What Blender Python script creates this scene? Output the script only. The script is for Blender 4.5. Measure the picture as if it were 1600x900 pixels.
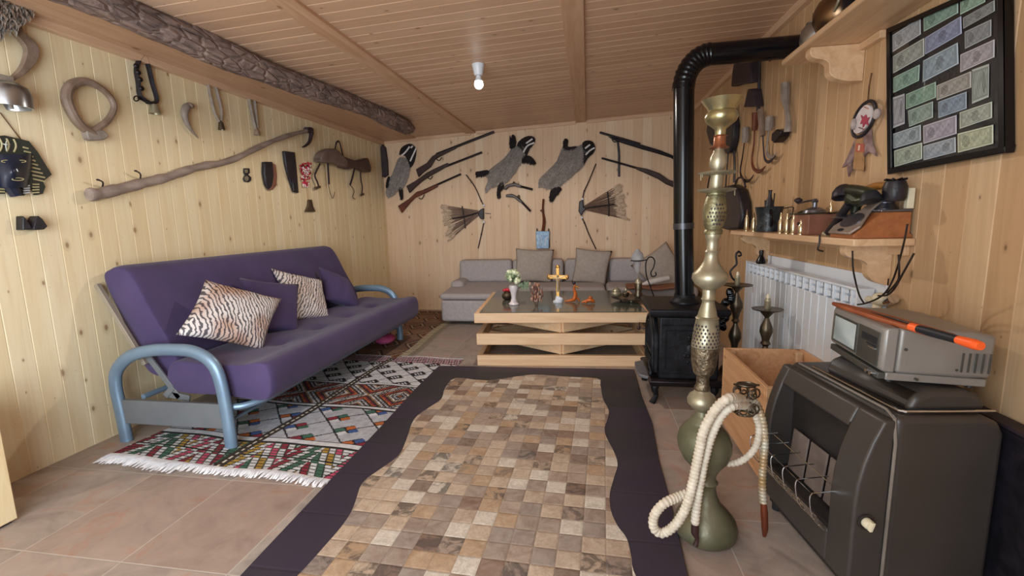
import bpy, bmesh, math, random
from mathutils import Vector, Matrix
from math import pi, sin, cos, radians
for o in list(bpy.data.objects): bpy.data.objects.remove(o)
SC = bpy.context.scene
COL = SC.collection
# ------------------------------------------------------------------ camera
F_PX = 710.25; CAMH = 1.25
ROT = [[0.9865, 0.1621, -0.024], [-0.0002, -0.1454, -0.9894], [-0.1639, 0.976, -0.1434]]
R0 = Vector(ROT[0]).normalized(); R2 = Vector(ROT[2]); R2 = (R2 - R0*R2.dot(R0)).normalized(); R1 = R2.cross(R0)
cd = bpy.data.cameras.new('camera'); cam = bpy.data.objects.new('camera', cd); COL.objects.link(cam)
cd.sensor_width = 36; cd.lens = F_PX/1600*36; cd.clip_start = 0.02; cd.clip_end = 100
mw = Matrix.Identity(4)
for i in range(3):
    mw[i][0] = R0[i]; mw[i][1] = -R1[i]; mw[i][2] = -R2[i]
mw.translation = (0, 0, CAMH)
cam.matrix_world = mw
SC.camera = cam
# ------------------------------------------------------------------ light
SC.view_settings.view_transform = 'Standard'; SC.view_settings.look = 'None'
SC.view_settings.gamma = 1.0; SC.view_settings.use_curve_mapping = False
SC.view_settings.exposure = 0.12
world = bpy.data.worlds.new('world'); SC.world = world; world.use_nodes = True
world.node_tree.nodes['Background'].inputs[0].default_value = (0.75, 0.85, 1, 1)
world.node_tree.nodes['Background'].inputs[1].default_value = 1.0
def area(name, loc, rot, sx, sy, power, col):
    l = bpy.data.lights.new(name, 'AREA'); l.shape = 'RECTANGLE'; l.size = sx; l.size_y = sy; l.energy = power; l.color = col
    o = bpy.data.objects.new(name, l); COL.objects.link(o); o.location = loc; o.rotation_euler = rot
    return o
area('daylight', (-1.1, -0.93, 1.25), (radians(90), 0, radians(22)), 2.2, 1.9, 135, (0.84, 0.94, 1.0))
BULB = (-0.85, 3.71, 2.31)
pl = bpy.data.lights.new('bulb_light', 'SPOT'); pl.spot_size = radians(174); pl.spot_blend = .25; pl.energy = 52; pl.shadow_soft_size = 0.03; pl.color = (1.0, 0.9, 0.8)
po = bpy.data.objects.new('bulb_light', pl); COL.objects.link(po); po.location = (BULB[0], BULB[1], BULB[2]-0.045)
# ------------------------------------------------------------------ pixel rays of the photograph (1600x900) onto planes of the room
def B(px, py, ax, v):
    r = R0*((px-800)/F_PX) + R1*((py-450)/F_PX) + R2
    o = Vector((0, 0, CAMH))
    return o + r*((v-o[ax])/r[ax])
XL, XR, YB, YF = -2.89, 1.333, 6.32, -0.8
def zc(x, y): return 2.48 + 0.0415*x + 0.0116*y
def on(wall, off=0.0):
    if wall == 'L': return lambda x, y: B(x, y, 0, XL+off)
    if wall == 'R': return lambda x, y: B(x, y, 0, XR-off)
    if wall == 'B': return lambda x, y: B(x, y, 1, YB-off)
    return lambda x, y: B(x, y, 2, off)
NRM = {'L': Vector((1, 0, 0)), 'R': Vector((-1, 0, 0)), 'B': Vector((0, -1, 0)), 'F': Vector((0, 0, 1))}
# ------------------------------------------------------------------ materials
def lin(h):
    h = h.lstrip('#'); c = [int(h[i:i+2], 16)/255 for i in (0, 2, 4)]
    return tuple(x/12.92 if x <= .04045 else ((x+.055)/1.055)**2.4 for x in c)
def lin4(h): return (*lin(h), 1)
class NT:
    def __init__(s, name):
        s.m = bpy.data.materials.new(name); s.m.use_nodes = True; s.t = s.m.node_tree; s.t.nodes.clear()
        s.out = s.t.nodes.new('ShaderNodeOutputMaterial'); s.b = s.t.nodes.new('ShaderNodeBsdfPrincipled')
        s.t.links.new(s.b.outputs[0], s.out.inputs[0])
    def n(s, typ, **k):
        o = s.t.nodes.new('ShaderNode'+typ)
        for a, v in k.items(): setattr(o, a, v)
        return o
    def put(s, sock, v):
        if isinstance(v, bpy.types.NodeSocket): s.t.links.new(v, sock)
        else: sock.default_value = v
    def math(s, op, a, b=0.0, c=None):
        o = s.n('Math', operation=op); s.put(o.inputs[0], a); s.put(o.inputs[1], b)
        if c is not None: s.put(o.inputs[2], c)
        return o.outputs[0]
    def mix(s, f, a, b, mode='MIX'):
        o = s.n('Mix', data_type='RGBA', blend_type=mode); s.put(o.inputs[0], f); s.put(o.inputs[6], a); s.put(o.inputs[7], b); return o.outputs[2]
    def ramp(s, f, stops, interp='LINEAR'):
        o = s.n('ValToRGB'); o.color_ramp.interpolation = interp; s.put(o.inputs[0], f)
        e = o.color_ramp.elements
        while len(e) < len(stops): e.new(0.5)
        for i, (p, c) in enumerate(stops): e[i].position = p; e[i].color = (c, c, c, 1) if isinstance(c, (int, float)) else (*c[:3], 1)
        return o.outputs[0]
    def coord(s, scale=(1, 1, 1), rot=(0, 0, 0)):
        t = s.n('TexCoord'); m = s.n('Mapping'); m.inputs['Scale'].default_value = scale; m.inputs['Rotation'].default_value = rot
        s.t.links.new(t.outputs['Object'], m.inputs[0]); return m.outputs[0]
    def noise(s, vec, scale=5, detail=4, rough=.5, dist=0.0, out=0):
        o = s.n('TexNoise'); s.put(o.inputs['Vector'], vec); o.inputs['Scale'].default_value = scale; o.inputs['Detail'].default_value = detail
        o.inputs['Roughness'].default_value = rough; o.inputs['Distortion'].default_value = dist; return o.outputs[out]
    def bump(s, h, strength=.3, dist=.01):
        o = s.n('Bump'); s.put(o.inputs['Height'], h); o.inputs['Strength'].default_value = strength; o.inputs['Distance'].default_value = dist
        s.t.links.new(o.outputs[0], s.b.inputs['Normal'])
    def set(s, **k):
        for a, v in k.items(): s.put(s.b.inputs[a.replace('_', ' ')], v)
        return s.m
def mat(name, c1, c2=None, scale=8, rough=.6, metal=0.0, bump=0.0, bscale=None, stretch=(1, 1, 1), detail=4, **k):
    t = NT(name); v = t.coord(stretch)
    f = t.noise(v, scale, detail)
    c = t.mix(t.ramp(f, [(.35, 0.0), (.65, 1.0)]), lin4(c1), lin4(c2 or c1))
    if bump: t.bump(t.noise(v, bscale or scale*3, 3), bump, .01)
    return t.set(Base_Color=c, Roughness=rough, Metallic=metal, **k)
def pine(name, ua, va, w, cols, knots=1.0, rough=.55, u0=0.0):
    """tongue-and-groove pine boards: each board its own tone, grain along va, knots"""
    t = NT(name); tc = t.n('TexCoord'); sp = t.n('SeparateXYZ'); t.t.links.new(tc.outputs['Object'], sp.inputs[0])
    u = t.math('ADD', sp.outputs[ua], -u0); v = sp.outputs[va]
    idn = t.math('FLOOR', t.math('DIVIDE', u, w))
    wn = t.n('TexWhiteNoise', noise_dimensions='1D'); t.put(wn.inputs['W'], idn); r = wn.outputs['Value']
    def vec(a, b, c):
        o = t.n('CombineXYZ'); t.put(o.inputs[0], a); t.put(o.inputs[1], b); t.put(o.inputs[2], c); return o.outputs[0]
    r17 = t.math('MULTIPLY', r, 37.0)
    g = t.noise(vec(t.math('MULTIPLY', u, 26.0), t.math('ADD', t.math('MULTIPLY', v, 1.3), r17), r17), 1.0, 5, .6, 1.2)
    g2 = t.noise(vec(t.math('MULTIPLY', u, 7.0), t.math('ADD', t.math('MULTIPLY', v, .8), r17), r17), 1.0, 2, .5, .4)
    c = t.ramp(r, [(0, lin(cols[0])), (.5, lin(cols[1])), (1, lin(cols[2]))])
    c = t.mix(t.math('MULTIPLY', t.ramp(g, [(.42, 0.0), (.72, 1.0)]), .38), c, lin4(cols[3]))
    c = t.mix(t.math('MULTIPLY', t.ramp(g2, [(.45, 0.0), (.7, 1.0)]), .30), c, lin4(cols[4]))
    # knots
    vo = t.n('TexVoronoi', voronoi_dimensions='2D'); t.put(vo.inputs['Vector'], vec(t.math('MULTIPLY', u, 7.5), t.math('ADD', t.math('MULTIPLY', v, 4.2), r17), 0.0)); vo.inputs['Scale'].default_value = 1.0
    sr = t.n('SeparateColor'); t.put(sr.inputs[0], vo.outputs['Color'])
    rad = t.math('MULTIPLY', t.math('POWER', sr.outputs[0], 5.0), .085*knots)
    d = t.math('DIVIDE', vo.outputs['Distance'], t.math('ADD', rad, .008))
    k = t.ramp(d, [(0.0, 1.0), (.75, 1.0), (1.0, 0.45), (1.0, 0.0)])
    k = t.ramp(t.math('MULTIPLY', d, .4), [(0.0, 1.0), (.28, .85), (.42, .28), (1.0, 0.0)])
    c = t.mix(t.math('MULTIPLY', k, .85), c, lin4(cols[5]))
    t.bump(g, .08, .004)
    return t.set(Base_Color=c, Roughness=rough)
def wood(name, c1, c2, axis=2, scale=1.0, rough=.5, knots=True):
    t = NT(name); s = [22*scale]*3; s[axis] = 1.6*scale
    v = t.coord(tuple(s)); g = t.noise(v, 1.0, 5, .6, 1.0)
    c = t.mix(t.ramp(g, [(.35, 0.0), (.7, 1.0)]), lin4(c1), lin4(c2))
    if knots:
        s2 = [7.0*scale]*3; s2[axis] = 3.2*scale
        vo = t.n('TexVoronoi'); t.put(vo.inputs['Vector'], t.coord(tuple(s2))); vo.inputs['Scale'].default_value = 1
        c = t.mix(t.ramp(vo.outputs['Distance'], [(0.0, .8), (.07, .6), (.11, 0.0)]), c, lin4('#6b4020'))
    t.bump(g, .1, .004)
    return t.set(Base_Color=c, Roughness=rough)
def vcol(name, rough=.7, metal=0.0, nz=0.0, bump=0.0, bscale=60, **k):
    t = NT(name); a = t.n('VertexColor', layer_name='Col'); c = a.outputs[0]
    if nz: c = t.mix(nz, c, t.ramp(t.noise(t.coord(), 30, 5), [(.3, .15), (.7, 1.0)]), 'MULTIPLY')
    if bump: t.bump(t.noise(t.coord(), bscale, 4), bump, .005)
    return t.set(Base_Color=c, Roughness=rough, Metallic=metal, **k)
PW = ['#ecdcb8', '#e4d0a8', '#f0e2c2', '#d0b080', '#dcc090', '#8a6440']
M = {}
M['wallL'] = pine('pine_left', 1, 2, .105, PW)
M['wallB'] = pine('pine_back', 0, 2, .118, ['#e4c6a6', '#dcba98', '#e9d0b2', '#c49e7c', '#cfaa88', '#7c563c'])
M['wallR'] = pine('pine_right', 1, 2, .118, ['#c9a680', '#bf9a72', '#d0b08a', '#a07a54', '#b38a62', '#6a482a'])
M['ceil'] = pine('pine_ceiling', 1, 0, .112, ['#dab698', '#d0aa8c', '#e0bea0', '#b48c70', '#c49a7c', '#76523c'], .8, .42)
M['batten'] = wood('batten_pine', '#d6b090', '#c09472', 1, 1, .5)
M['trim'] = wood('trim_pine', '#dcba9a', '#c8a080', 1, 1, .5, False)
M['trimx'] = wood('trim_pine_x', '#dcba9a', '#c8a080', 0, 1, .5, False)
M['fresh'] = wood('fresh_pine', '#eccaa2', '#dcb088', 0, 1, .5)
M['freshy'] = wood('fresh_pine_y', '#e8c49c', '#d6a880', 1, 1, .5)
M['cab'] = wood('cabinet_pine', '#ecd6ac', '#dcc090', 2, 1, .5)
M['shelf'] = wood('shelf_pine', '#dfbc96', '#c8a07a', 1, 1, .45, False)
M['iron'] = mat('cast_iron', '#15161a', '#23242a', 12, .48, .55, .25, 40)
M['flue'] = mat('black_enamel', '#08090f', '#0e1017', 6, .22, .2)
M['brass'] = mat('old_brass', '#b4ad96', '#978e76', 9, .42, .7, .08, 40)
M['brassd'] = mat('dark_brass', '#7a6e5c', '#5a5044', 9, .4, .9, .08, 40)
M['steel'] = mat('steel', '#b8bcc2', '#9aa0a8', 9, .28, 1.0)
M['black'] = mat('black_leather', '#17151a', '#26222a', 20, .45, 0, .2)
M['dark'] = mat('dark_brown_leather', '#2b2028', '#3a2b30', 15, .65, 0, .3)
M['walnut'] = mat('gun_wood', '#2c1a1a', '#3a2222', 10, .4, 0, 0, None, (1, 1, 1))
M['walnutr'] = mat('red_gun_wood', '#6b3018', '#53230f', 10, .4)
M['gunsteel'] = mat('gun_steel', '#2a2226', '#1c181c', 10, .4, .6)
M['driftwood'] = mat('grey_branch', '#a08f84', '#7d6c62', 14, .7, 0, .4, 30, (1, .3, 1))
M['horn'] = mat('grey_horn', '#7b6e66', '#94877c', 14, .5, 0, .2)
M['yoke'] = mat('worn_collar_wood', '#8f7a6c', '#75604f', 14, .55, 0, .2)
M['rope'] = mat('twine', '#6a4a30', '#54381f', 20, .8)
M['blueframe'] = mat('blue_grey_paint', '#7f97ad', '#748ca4', 6, .38, .35, .03)
M['greypanel'] = mat('grey_panel_paint', '#73777b', '#6b6f74', 6, .5, .2)
M['beigebar'] = mat('beige_bar', '#a79c8c', '#998e80', 6, .5, .3)
M['white'] = mat('white_enamel', '#dfe3ea', '#d6dbe3', 6, .35)
M['greycloth'] = mat('grey_cloth', '#b2aaaa', '#a8a0a0', 30, .95, 0, .2, 300)
M['greycloth2'] = mat('taupe_cloth', '#b0a59c', '#a69b92', 30, .95, 0, .2, 300)
M['hose'] = mat('cream_hose', '#d9cdbb', '#c2b4a0', 30, .6, 0, .3, 90)
M['hosegold'] = mat('gold_hose', '#a8875a', '#c9c2b0', 18, .45, .3, .3, 90)
M['cartridge'] = mat('polished_brass', '#e6d6b4', '#dcc8a0', 9, .25, .9)
M['copper'] = mat('aged_copper', '#6e5844', '#8a6c50', 9, .3, .95)
M['pewter'] = mat('pewter', '#7d7f8a', '#6e6f78', 9, .35, .9)
M['cord'] = mat('black_cord', '#1b1412', '#241a16', 9, .5)
M['phonewood'] = wood('phone_wood', '#a8683e', '#8e5430', 1, 1.5, .35, False)
M['mill'] = mat('mill_wood', '#8a5b48', '#774c3c', 12, .5)
M['greenmetal'] = mat('green_bronze', '#4a5040', '#38382e', 14, .4, .7, .2)
M['heater'] = mat('heater_enamel', '#48423f', '#403b38', 3, .42, .2, .03, 60)
M['heaterd'] = mat('heater_dark', '#2c2827', '#383230', 8, .5, .3)
M['ceramic'] = mat('firebrick', '#75665e', '#5f524c', 9, .7)
M['chrome'] = mat('chrome', '#d8d8d8', '#cfcfcf', 9, .15, 1.0)
M['tvgrey'] = mat('tv_plastic', '#8e8984', '#86817c', 9, .4, .25)
M['tvdark'] = mat('tv_dark_plastic', '#4a4945', '#403f3c', 9, .45, .1)
M['tan'] = mat('tan_leather', '#a85a34', '#8c4526', 12, .5, 0, .2)
M['orange'] = mat('orange_plastic', '#ff6a30', '#fb5f24', 9, .4)
M['blackp'] = mat('black_rubber', '#1a1d24', '#20232b', 9, .5)
M['ivory'] = mat('ivory_knob', '#e5dcc0', '#d8cdb0', 9, .4)
M['gold'] = mat('gold_figure', '#d8a860', '#b98848', 14, .35, .8)
M['orangefig'] = mat('orange_glaze', '#c86a2c', '#a85220', 16, .35, .2)
M['vc'] = vcol('painted', .6)
M['vcrug'] = vcol('woven', .95, 0, .35, .5, 220)
M['vcgloss'] = vcol('painted_gloss', .3)
def fur_mat():
    t = NT('badger_fur'); a = t.n('VertexColor', layer_name='Col')
    c = t.mix(.4, a.outputs[0], t.ramp(t.noise(t.coord(), 14, 3, .5), [(.3, .55), (.7, 1.0)]), 'MULTIPLY')
    return t.set(Base_Color=c, Roughness=.9)
M['fur'] = fur_mat()
def bark():
    t = NT('bark'); v = t.coord((1, .35, 1)); n = t.noise(v, 14, 8, .7, .6)
    vo = t.n('TexVoronoi', feature='DISTANCE_TO_EDGE'); t.put(vo.inputs['Vector'], v); vo.inputs['Scale'].default_value = 22
    c = t.ramp(n, [(.3, lin('#574848')), (.5, lin('#8c766e')), (.68, lin('#b0978a')), (.8, lin('#c4a99c'))])
    h = t.math('ADD', n, t.math('MULTIPLY', t.ramp(vo.outputs[0], [(0, 0.0), (.15, 1.0)]), .5))
    t.bump(h, .9, .03)
    return t.set(Base_Color=c, Roughness=.85)
M['bark'] = bark()
def tiles():
    t = NT('terracotta_tiles'); tc = t.n('TexCoord'); sp = t.n('SeparateXYZ'); t.t.links.new(tc.outputs['Object'], sp.inputs[0])
    W = .46; H = .56
    x = t.math('DIVIDE', t.math('ADD', sp.outputs[0], 2.22), W); y = t.math('DIVIDE', t.math('ADD', sp.outputs[1], -1.30), H)
    fx = t.math('FRACT', x); fy = t.math('FRACT', y)
    ex = t.math('MULTIPLY', t.math('MINIMUM', fx, t.math('SUBTRACT', 1.0, fx)), W)
    ey = t.math('MULTIPLY', t.math('MINIMUM', fy, t.math('SUBTRACT', 1.0, fy)), H)
    e = t.math('MINIMUM', ex, ey)
    g = t.ramp(t.math('MULTIPLY', e, 100.0), [(.0, 1.0), (.2, 1.0), (.38, 0.0)])
    cv = t.n('CombineXYZ'); t.put(cv.inputs[0], t.math('FLOOR', x)); t.put(cv.inputs[1], t.math('FLOOR', y))
    wn = t.n('TexWhiteNoise', noise_dimensions='2D'); t.put(wn.inputs['Vector'], cv.outputs[0])
    va = t.n('VectorMath', operation='MULTIPLY_ADD'); t.put(va.inputs[0], wn.outputs['Color']); va.inputs[1].default_value = (9, 9, 9); t.put(va.inputs[2], t.coord((1.0, 1.0, 1)))
    n = t.noise(va.outputs[0], 3.4, 8, .66, 1.6)
    n2 = t.noise(va.outputs[0], 7, 6, .65, .8)
    c = t.ramp(n, [(.28, lin('#746c68')), (.45, lin('#989088')), (.55, lin('#a89d94')), (.64, lin('#ab8370')), (.76, lin('#b87e62'))])
    c = t.mix(.35, c, t.ramp(n2, [(.3, lin('#7a706c')), (.7, lin('#bcab9e'))]))
    c = t.mix(t.math('MULTIPLY', wn.outputs['Value'], .45), c, lin4('#9c7868'))
    c = t.mix(t.math('MULTIPLY', g, .85), c, lin4('#b5aaa0'))
    t.bump(t.math('ADD', t.math('MULTIPLY', n2, .15), t.math('MULTIPLY', g, -1.0)), .25, .004)
    return t.set(Base_Color=c, Roughness=t.ramp(n2, [(.3, .38), (.7, .55)]))
M['tiles'] = tiles()
def glassmat(name, col, rough=.03, mixf=.35):
    t = NT(name); tr = t.n('BsdfTransparent'); tr.inputs[0].default_value = lin4(col); gl = t.n('BsdfGlossy'); gl.inputs['Roughness'].default_value = rough
    fr = t.n('Fresnel'); fr.inputs['IOR'].default_value = 1.5; ge = t.n('NewGeometry'); fac = t.math('MULTIPLY', fr.outputs[0], t.math('SUBTRACT', 1.0, ge.outputs['Backfacing'])); ms = t.n('MixShader')
    t.t.links.new(fac, ms.inputs[0]); t.t.links.new(tr.outputs[0], ms.inputs[1]); t.t.links.new(gl.outputs[0], ms.inputs[2]); t.t.links.new(ms.outputs[0], t.out.inputs[0])
    return t.m
M['glass'] = glassmat('clear_glass', '#f4f6f6')
M['tabglass'] = mat('green_glass_top', '#5f625a', '#55574f', 3, .12, 0)
def purple():
    t = NT('purple_cloth'); v = t.coord()
    n = t.noise(v, 3.5, 3); n2 = t.noise(v, 400, 2)
    c = t.mix(t.ramp(n, [(.3, 0.0), (.7, 1.0)]), lin4('#43365c'), lin4('#4e4068'))
    t.bump(n2, .3, .003)
    return t.set(Base_Color=c, Roughness=.92, Sheen_Weight=.15, Sheen_Roughness=.4)
M['purple'] = purple()
def tiger(name, rot, warm=.85):
    t = NT(name); v = t.coord((1, 1, 1), rot)
    w = t.n('TexWave', wave_type='BANDS', bands_direction='Y', wave_profile='SIN'); t.put(w.inputs['Vector'], v)
    w.inputs['Scale'].default_value = 15; w.inputs['Distortion'].default_value = 7; w.inputs['Detail'].default_value = 3; w.inputs['Detail Scale'].default_value = 1.3; w.inputs['Detail Roughness'].default_value = .55
    st = t.ramp(w.outputs[0], [(.25, 1.0), (.40, 0.0)])
    n = t.noise(v, 5, 2)
    base = t.mix(t.math('MULTIPLY', t.ramp(n, [(.4, 0.0), (.62, 1.0)]), warm), lin4('#e2dad8'), lin4('#b88a6c'))
    return t.set(Base_Color=t.mix(t.math('MULTIPLY', st, .88), base, lin4('#2a2434')), Roughness=.6)
M['tiger1'] = tiger('tiger_print', (radians(20), radians(-15), 0))
M['tiger2'] = tiger('tiger_print_two', (radians(50), radians(30), radians(10)), .3)
def patch():
    t = NT('cowhide_patches'); tc = t.n('TexCoord'); mp = t.n('Mapping'); mp.inputs['Rotation'].default_value = (0, 0, radians(2.0)); t.t.links.new(tc.outputs['Object'], mp.inputs[0])
    sp = t.n('SeparateXYZ'); t.t.links.new(mp.outputs[0], sp.inputs[0]); S = .0905
    x = t.math('DIVIDE', sp.outputs[0], S); y = t.math('DIVIDE', sp.outputs[1], S)
    cv = t.n('CombineXYZ'); t.put(cv.inputs[0], t.math('FLOOR', x)); t.put(cv.inputs[1], t.math('FLOOR', y))
    wn = t.n('TexWhiteNoise', noise_dimensions='2D'); t.put(wn.inputs['Vector'], cv.outputs[0])
    fx = t.math('FRACT', x); fy = t.math('FRACT', y)
    e = t.math('MINIMUM', t.math('MINIMUM', fx, t.math('SUBTRACT', 1.0, fx)), t.math('MINIMUM', fy, t.math('SUBTRACT', 1.0, fy)))
    c = t.ramp(wn.outputs['Value'], [(0, lin('#dcd2c4')), (.12, lin('#b89e86')), (.26, lin('#9c8474')), (.38, lin('#c4aa90')), (.50, lin('#80706a')), (.60, lin('#b08a62')), (.72, lin('#d6cabc')), (.82, lin('#8a7468')), (.90, lin('#6a3c24')), (.955, lin('#5a3626'))], 'CONSTANT')
    va = t.n('VectorMath', operation='MULTIPLY_ADD'); t.put(va.inputs[0], wn.outputs['Color']); va.inputs[1].default_value = (9, 9, 9); t.put(va.inputs[2], t.coord())
    n = t.noise(va.outputs[0], 14, 6, .65, 1.0)
    sc = t.n('SeparateColor'); t.put(sc.inputs[0], wn.outputs['Color'])
    spk = t.math('MULTIPLY', t.ramp(sc.outputs[1], [(.78, 0.0), (.84, 1.0)]), t.ramp(n, [(.44, 0.0), (.56, 1.0)]))
    n3 = t.noise(va.outputs[0], 45, 5, .7, 1.5)
    c = t.mix(t.math('MULTIPLY', t.ramp(n3, [(.42, 1.0), (.58, 0.0)]), .35), c, lin4('#6e5748'))
    c = t.mix(.3, c, t.ramp(n, [(.3, lin('#857264')), (.7, lin('#e0d4c4'))]))
    c = t.mix(t.math('MULTIPLY', spk, .75), c, lin4('#3c302c'))
    seam = t.ramp(e, [(.0, 1.0), (.022, 0.0)])
    c = t.mix(t.math('MULTIPLY', seam, .45), c, lin4('#5b4638'))
    t.bump(t.math('ADD', t.math('MULTIPLY', n, .3), t.ramp(e, [(0, 0.0), (.08, 1.0)])), .4, .004)
    return t.set(Base_Color=c, Roughness=.6)
M['patch'] = patch()
def hideborder():
    t = NT('dark_hide'); tc = t.n('TexCoord'); sp = t.n('SeparateXYZ'); t.t.links.new(tc.outputs['Object'], sp.inputs[0])
    wn = t.n('TexWhiteNoise', noise_dimensions='1D'); t.put(wn.inputs['W'], t.math('FLOOR', t.math('MULTIPLY', sp.outputs[1], 3.1)))
    n = t.noise(t.coord(), 5, 5)
    c = t.mix(wn.outputs['Value'], lin4('#32283a'), lin4('#25262c'))
    c = t.mix(t.ramp(n, [(.4, 0.0), (.75, .4)]), c, lin4('#3c3638'))
    fy = t.math('FRACT', t.math('MULTIPLY', sp.outputs[1], 3.1))
    t.bump(t.ramp(fy, [(0, 0.0), (.03, 1.0), (.97, 1.0), (1.0, 0.0)]), .35, .004)
    return t.set(Base_Color=c, Roughness=.55)
M['hide'] = hideborder()
def emis(name, col, s):
    t = NT(name); return t.set(Base_Color=(*col, 1), Emission_Color=(*col, 1), Emission_Strength=s)
M['bulb'] = emis('lit_bulb', (1, .97, .92), 5.0)
# ------------------------------------------------------------------ mesh builder
class MB:
    def __init__(s): s.v = []; s.f = []; s.c = []; s.col = None; s.M = None
    def add(s, vs, fs, col=None):
        b = len(s.v)
        for p in vs:
            p = Vector(p); s.v.append(s.M @ p if s.M else p)
        for f in fs: s.f.append(tuple(b+i for i in f)); s.c.append(col or s.col)
        return s
    def box(s, x0, x1, y0, y1, z0, z1, col=None):
        vs = [(x, y, z) for x in (x0, x1) for y in (y0, y1) for z in (z0, z1)]
        return s.add(vs, [(0, 1, 3, 2), (4, 6, 7, 5), (0, 4, 5, 1), (2, 3, 7, 6), (0, 2, 6, 4), (1, 5, 7, 3)], col)
    def obox(s, c, ax, ay, az, col=None):
        """box by centre and three half-axis vectors"""
        c, ax, ay, az = map(Vector, (c, ax, ay, az))
        vs = [c+ax*i+ay*j+az*k for i in (-1, 1) for j in (-1, 1) for k in (-1, 1)]
        return s.add(vs, [(0, 1, 3, 2), (4, 6, 7, 5), (0, 4, 5, 1), (2, 3, 7, 6), (0, 2, 6, 4), (1, 5, 7, 3)], col)
    def prism(s, pts, d, col=None):
        """closed outline (3D points) extruded by vector d"""
        n = len(pts); d = Vector(d); vs = [Vector(p) for p in pts]+[Vector(p)+d for p in pts]
        return s.add(vs, [tuple(range(n))[::-1], tuple(range(n, 2*n))]+[(i, (i+1) % n, n+(i+1) % n, n+i) for i in range(n)], col)
    def tube(s, path, r, n=10, closed=False, flat=None, col=None, caps=True):
        P = [Vector(p) for p in path]; m = len(P); rs = r if isinstance(r, (list, tuple)) else [r]*m
        vs = []; fs = []; prev = None
        for i, p in enumerate(P):
            a = P[(i-1) % m] if closed else P[max(i-1, 0)]; b = P[(i+1) % m] if closed else P[min(i+1, m-1)]
            t = (b-a).normalized()
            if prev is None:
                u = t.cross(Vector((0, 0, 1)));
                if u.length < .2: u = t.cross(Vector((0, 1, 0)))
                if flat is not None:
                    u = Vector(flat[0]) - t*t.dot(Vector(flat[0]))
            else: u = prev - t*prev.dot(t)
            if flat is not None:
                u = Vector(flat[0]) - t*t.dot(Vector(flat[0]))
            u.normalize(); w = t.cross(u); prev = u
            fl = flat[1] if flat is not None else 1.0
            for k in range(n):
                a_ = 2*pi*k/n; vs.append(p+(u*cos(a_)*fl+w*sin(a_))*rs[i])
        seg = m if closed else m-1
        for i in range(seg):
            j = (i+1) % m
            for k in range(n): fs.append((i*n+k, i*n+(k+1) % n, j*n+(k+1) % n, j*n+k))
        if not closed and caps: fs.append(tuple(range(n))[::-1]); fs.append(tuple((m-1)*n+k for k in range(n)))
        return s.add(vs, fs, col)
    def lathe(s, prof, c=(0, 0, 0), n=24, mat=None, col=None, cols=None):
        vs = []; fs = []; c = Vector(c)
        for r, z in prof:
            for k in range(n):
                a = 2*pi*k/n; p = Vector((r*cos(a), r*sin(a), z)); vs.append(c+(mat @ p if mat else p))
        m = len(prof)
        for i in range(m-1):
            for k in range(n): fs.append((i*n+k, i*n+(k+1) % n, (i+1)*n+(k+1) % n, (i+1)*n+k))
        fs.append(tuple(range(n))[::-1]); fs.append(tuple((m-1)*n+k for k in range(n)))
        return s.add(vs, fs, col)
    def ball(s, c, r, n=14, m=8, col=None, mat=None):
        r = (r, r, r) if isinstance(r, (int, float)) else r
        c = Vector(c); vs = []; fs = []
        for i in range(m+1):
            th = -pi/2+pi*i/m
            for k in range(n):
                p = Vector((r[0]*cos(th)*cos(2*pi*k/n), r[1]*cos(th)*sin(2*pi*k/n), r[2]*sin(th))); vs.append(c+(mat @ p if mat else p))
        for i in range(m):
            for k in range(n): fs.append((i*n+k, i*n+(k+1) % n, (i+1)*n+(k+1) % n, (i+1)*n+k))
        return s.add(vs, fs, col)
    def grid(s, fn, nu, nv, col=None, colfn=None):
        b = len(s.v)
        for j in range(nv+1):
            for i in range(nu+1):
                p = Vector(fn(i/nu, j/nv)); s.v.append(s.M @ p if s.M else p)
        for j in range(nv):
            for i in range(nu):
                a = b+j*(nu+1)+i; s.f.append((a, a+1, a+nu+2, a+nu+1)); s.c.append(colfn((i+.5)/nu, (j+.5)/nv) if colfn else (col or s.col))
        return s
    def loft(s, rings, caps=True, col=None):
        n = len(rings[0]); vs = [p for r in rings for p in r]; m = len(rings); fs = []
        for i in range(m-1):
            for k in range(n): fs.append((i*n+k, i*n+(k+1) % n, (i+1)*n+(k+1) % n, (i+1)*n+k))
        if caps: fs.append(tuple(range(n))[::-1]); fs.append(tuple((m-1)*n+k for k in range(n)))
        return s.add(vs, fs, col)
    def pillow(s, a, b, c, d, th, n=16, col=None):
        a, b, c, d = map(Vector, (a, b, c, d)); nn = (b-a).cross(d-a).normalized(); ce = (a+b+c+d)/4
        for sg in (1, -1):
            def fn(u, v):
                p = a*(1-u)*(1-v)+b*u*(1-v)+c*u*v+d*(1-u)*v
                k = (max(0, sin(pi*u))*max(0, sin(pi*v)))**.45
                e = 1-.07*(sin(pi*u)*(abs(2*v-1)**6)+sin(pi*v)*(abs(2*u-1)**6))
                p = ce+(p-ce)*e
                return p+nn*sg*th/2*k+nn*.004*sin(u*19+v*7)*k
            s.grid(fn, n, n, col)
        return s
    def build(s, name, m, parent=None, bevel=0.0, seg=2, angle=35, struct=False, sub=0, weld=True, each=False):
        if each:
            par = list(range(len(s.v)))
            def find(a):
                while par[a] != a: par[a] = par[par[a]]; a = par[a]
                return a
            for f in s.f:
                for i in f[1:]: par[find(i)] = find(f[0])
            comps = {}
            for f, c in zip(s.f, s.c): comps.setdefault(find(f[0]), []).append((f, c))
            for fs in comps.values():
                q = MB(); idx = {}
                for f, c in fs:
                    for i in f:
                        if i not in idx: idx[i] = len(q.v); q.v.append(s.v[i])
                    q.f.append(tuple(idx[i] for i in f)); q.c.append(c)
                o = q.build(name, m, parent, bevel, seg, angle, struct, sub, weld)
            return o
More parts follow.
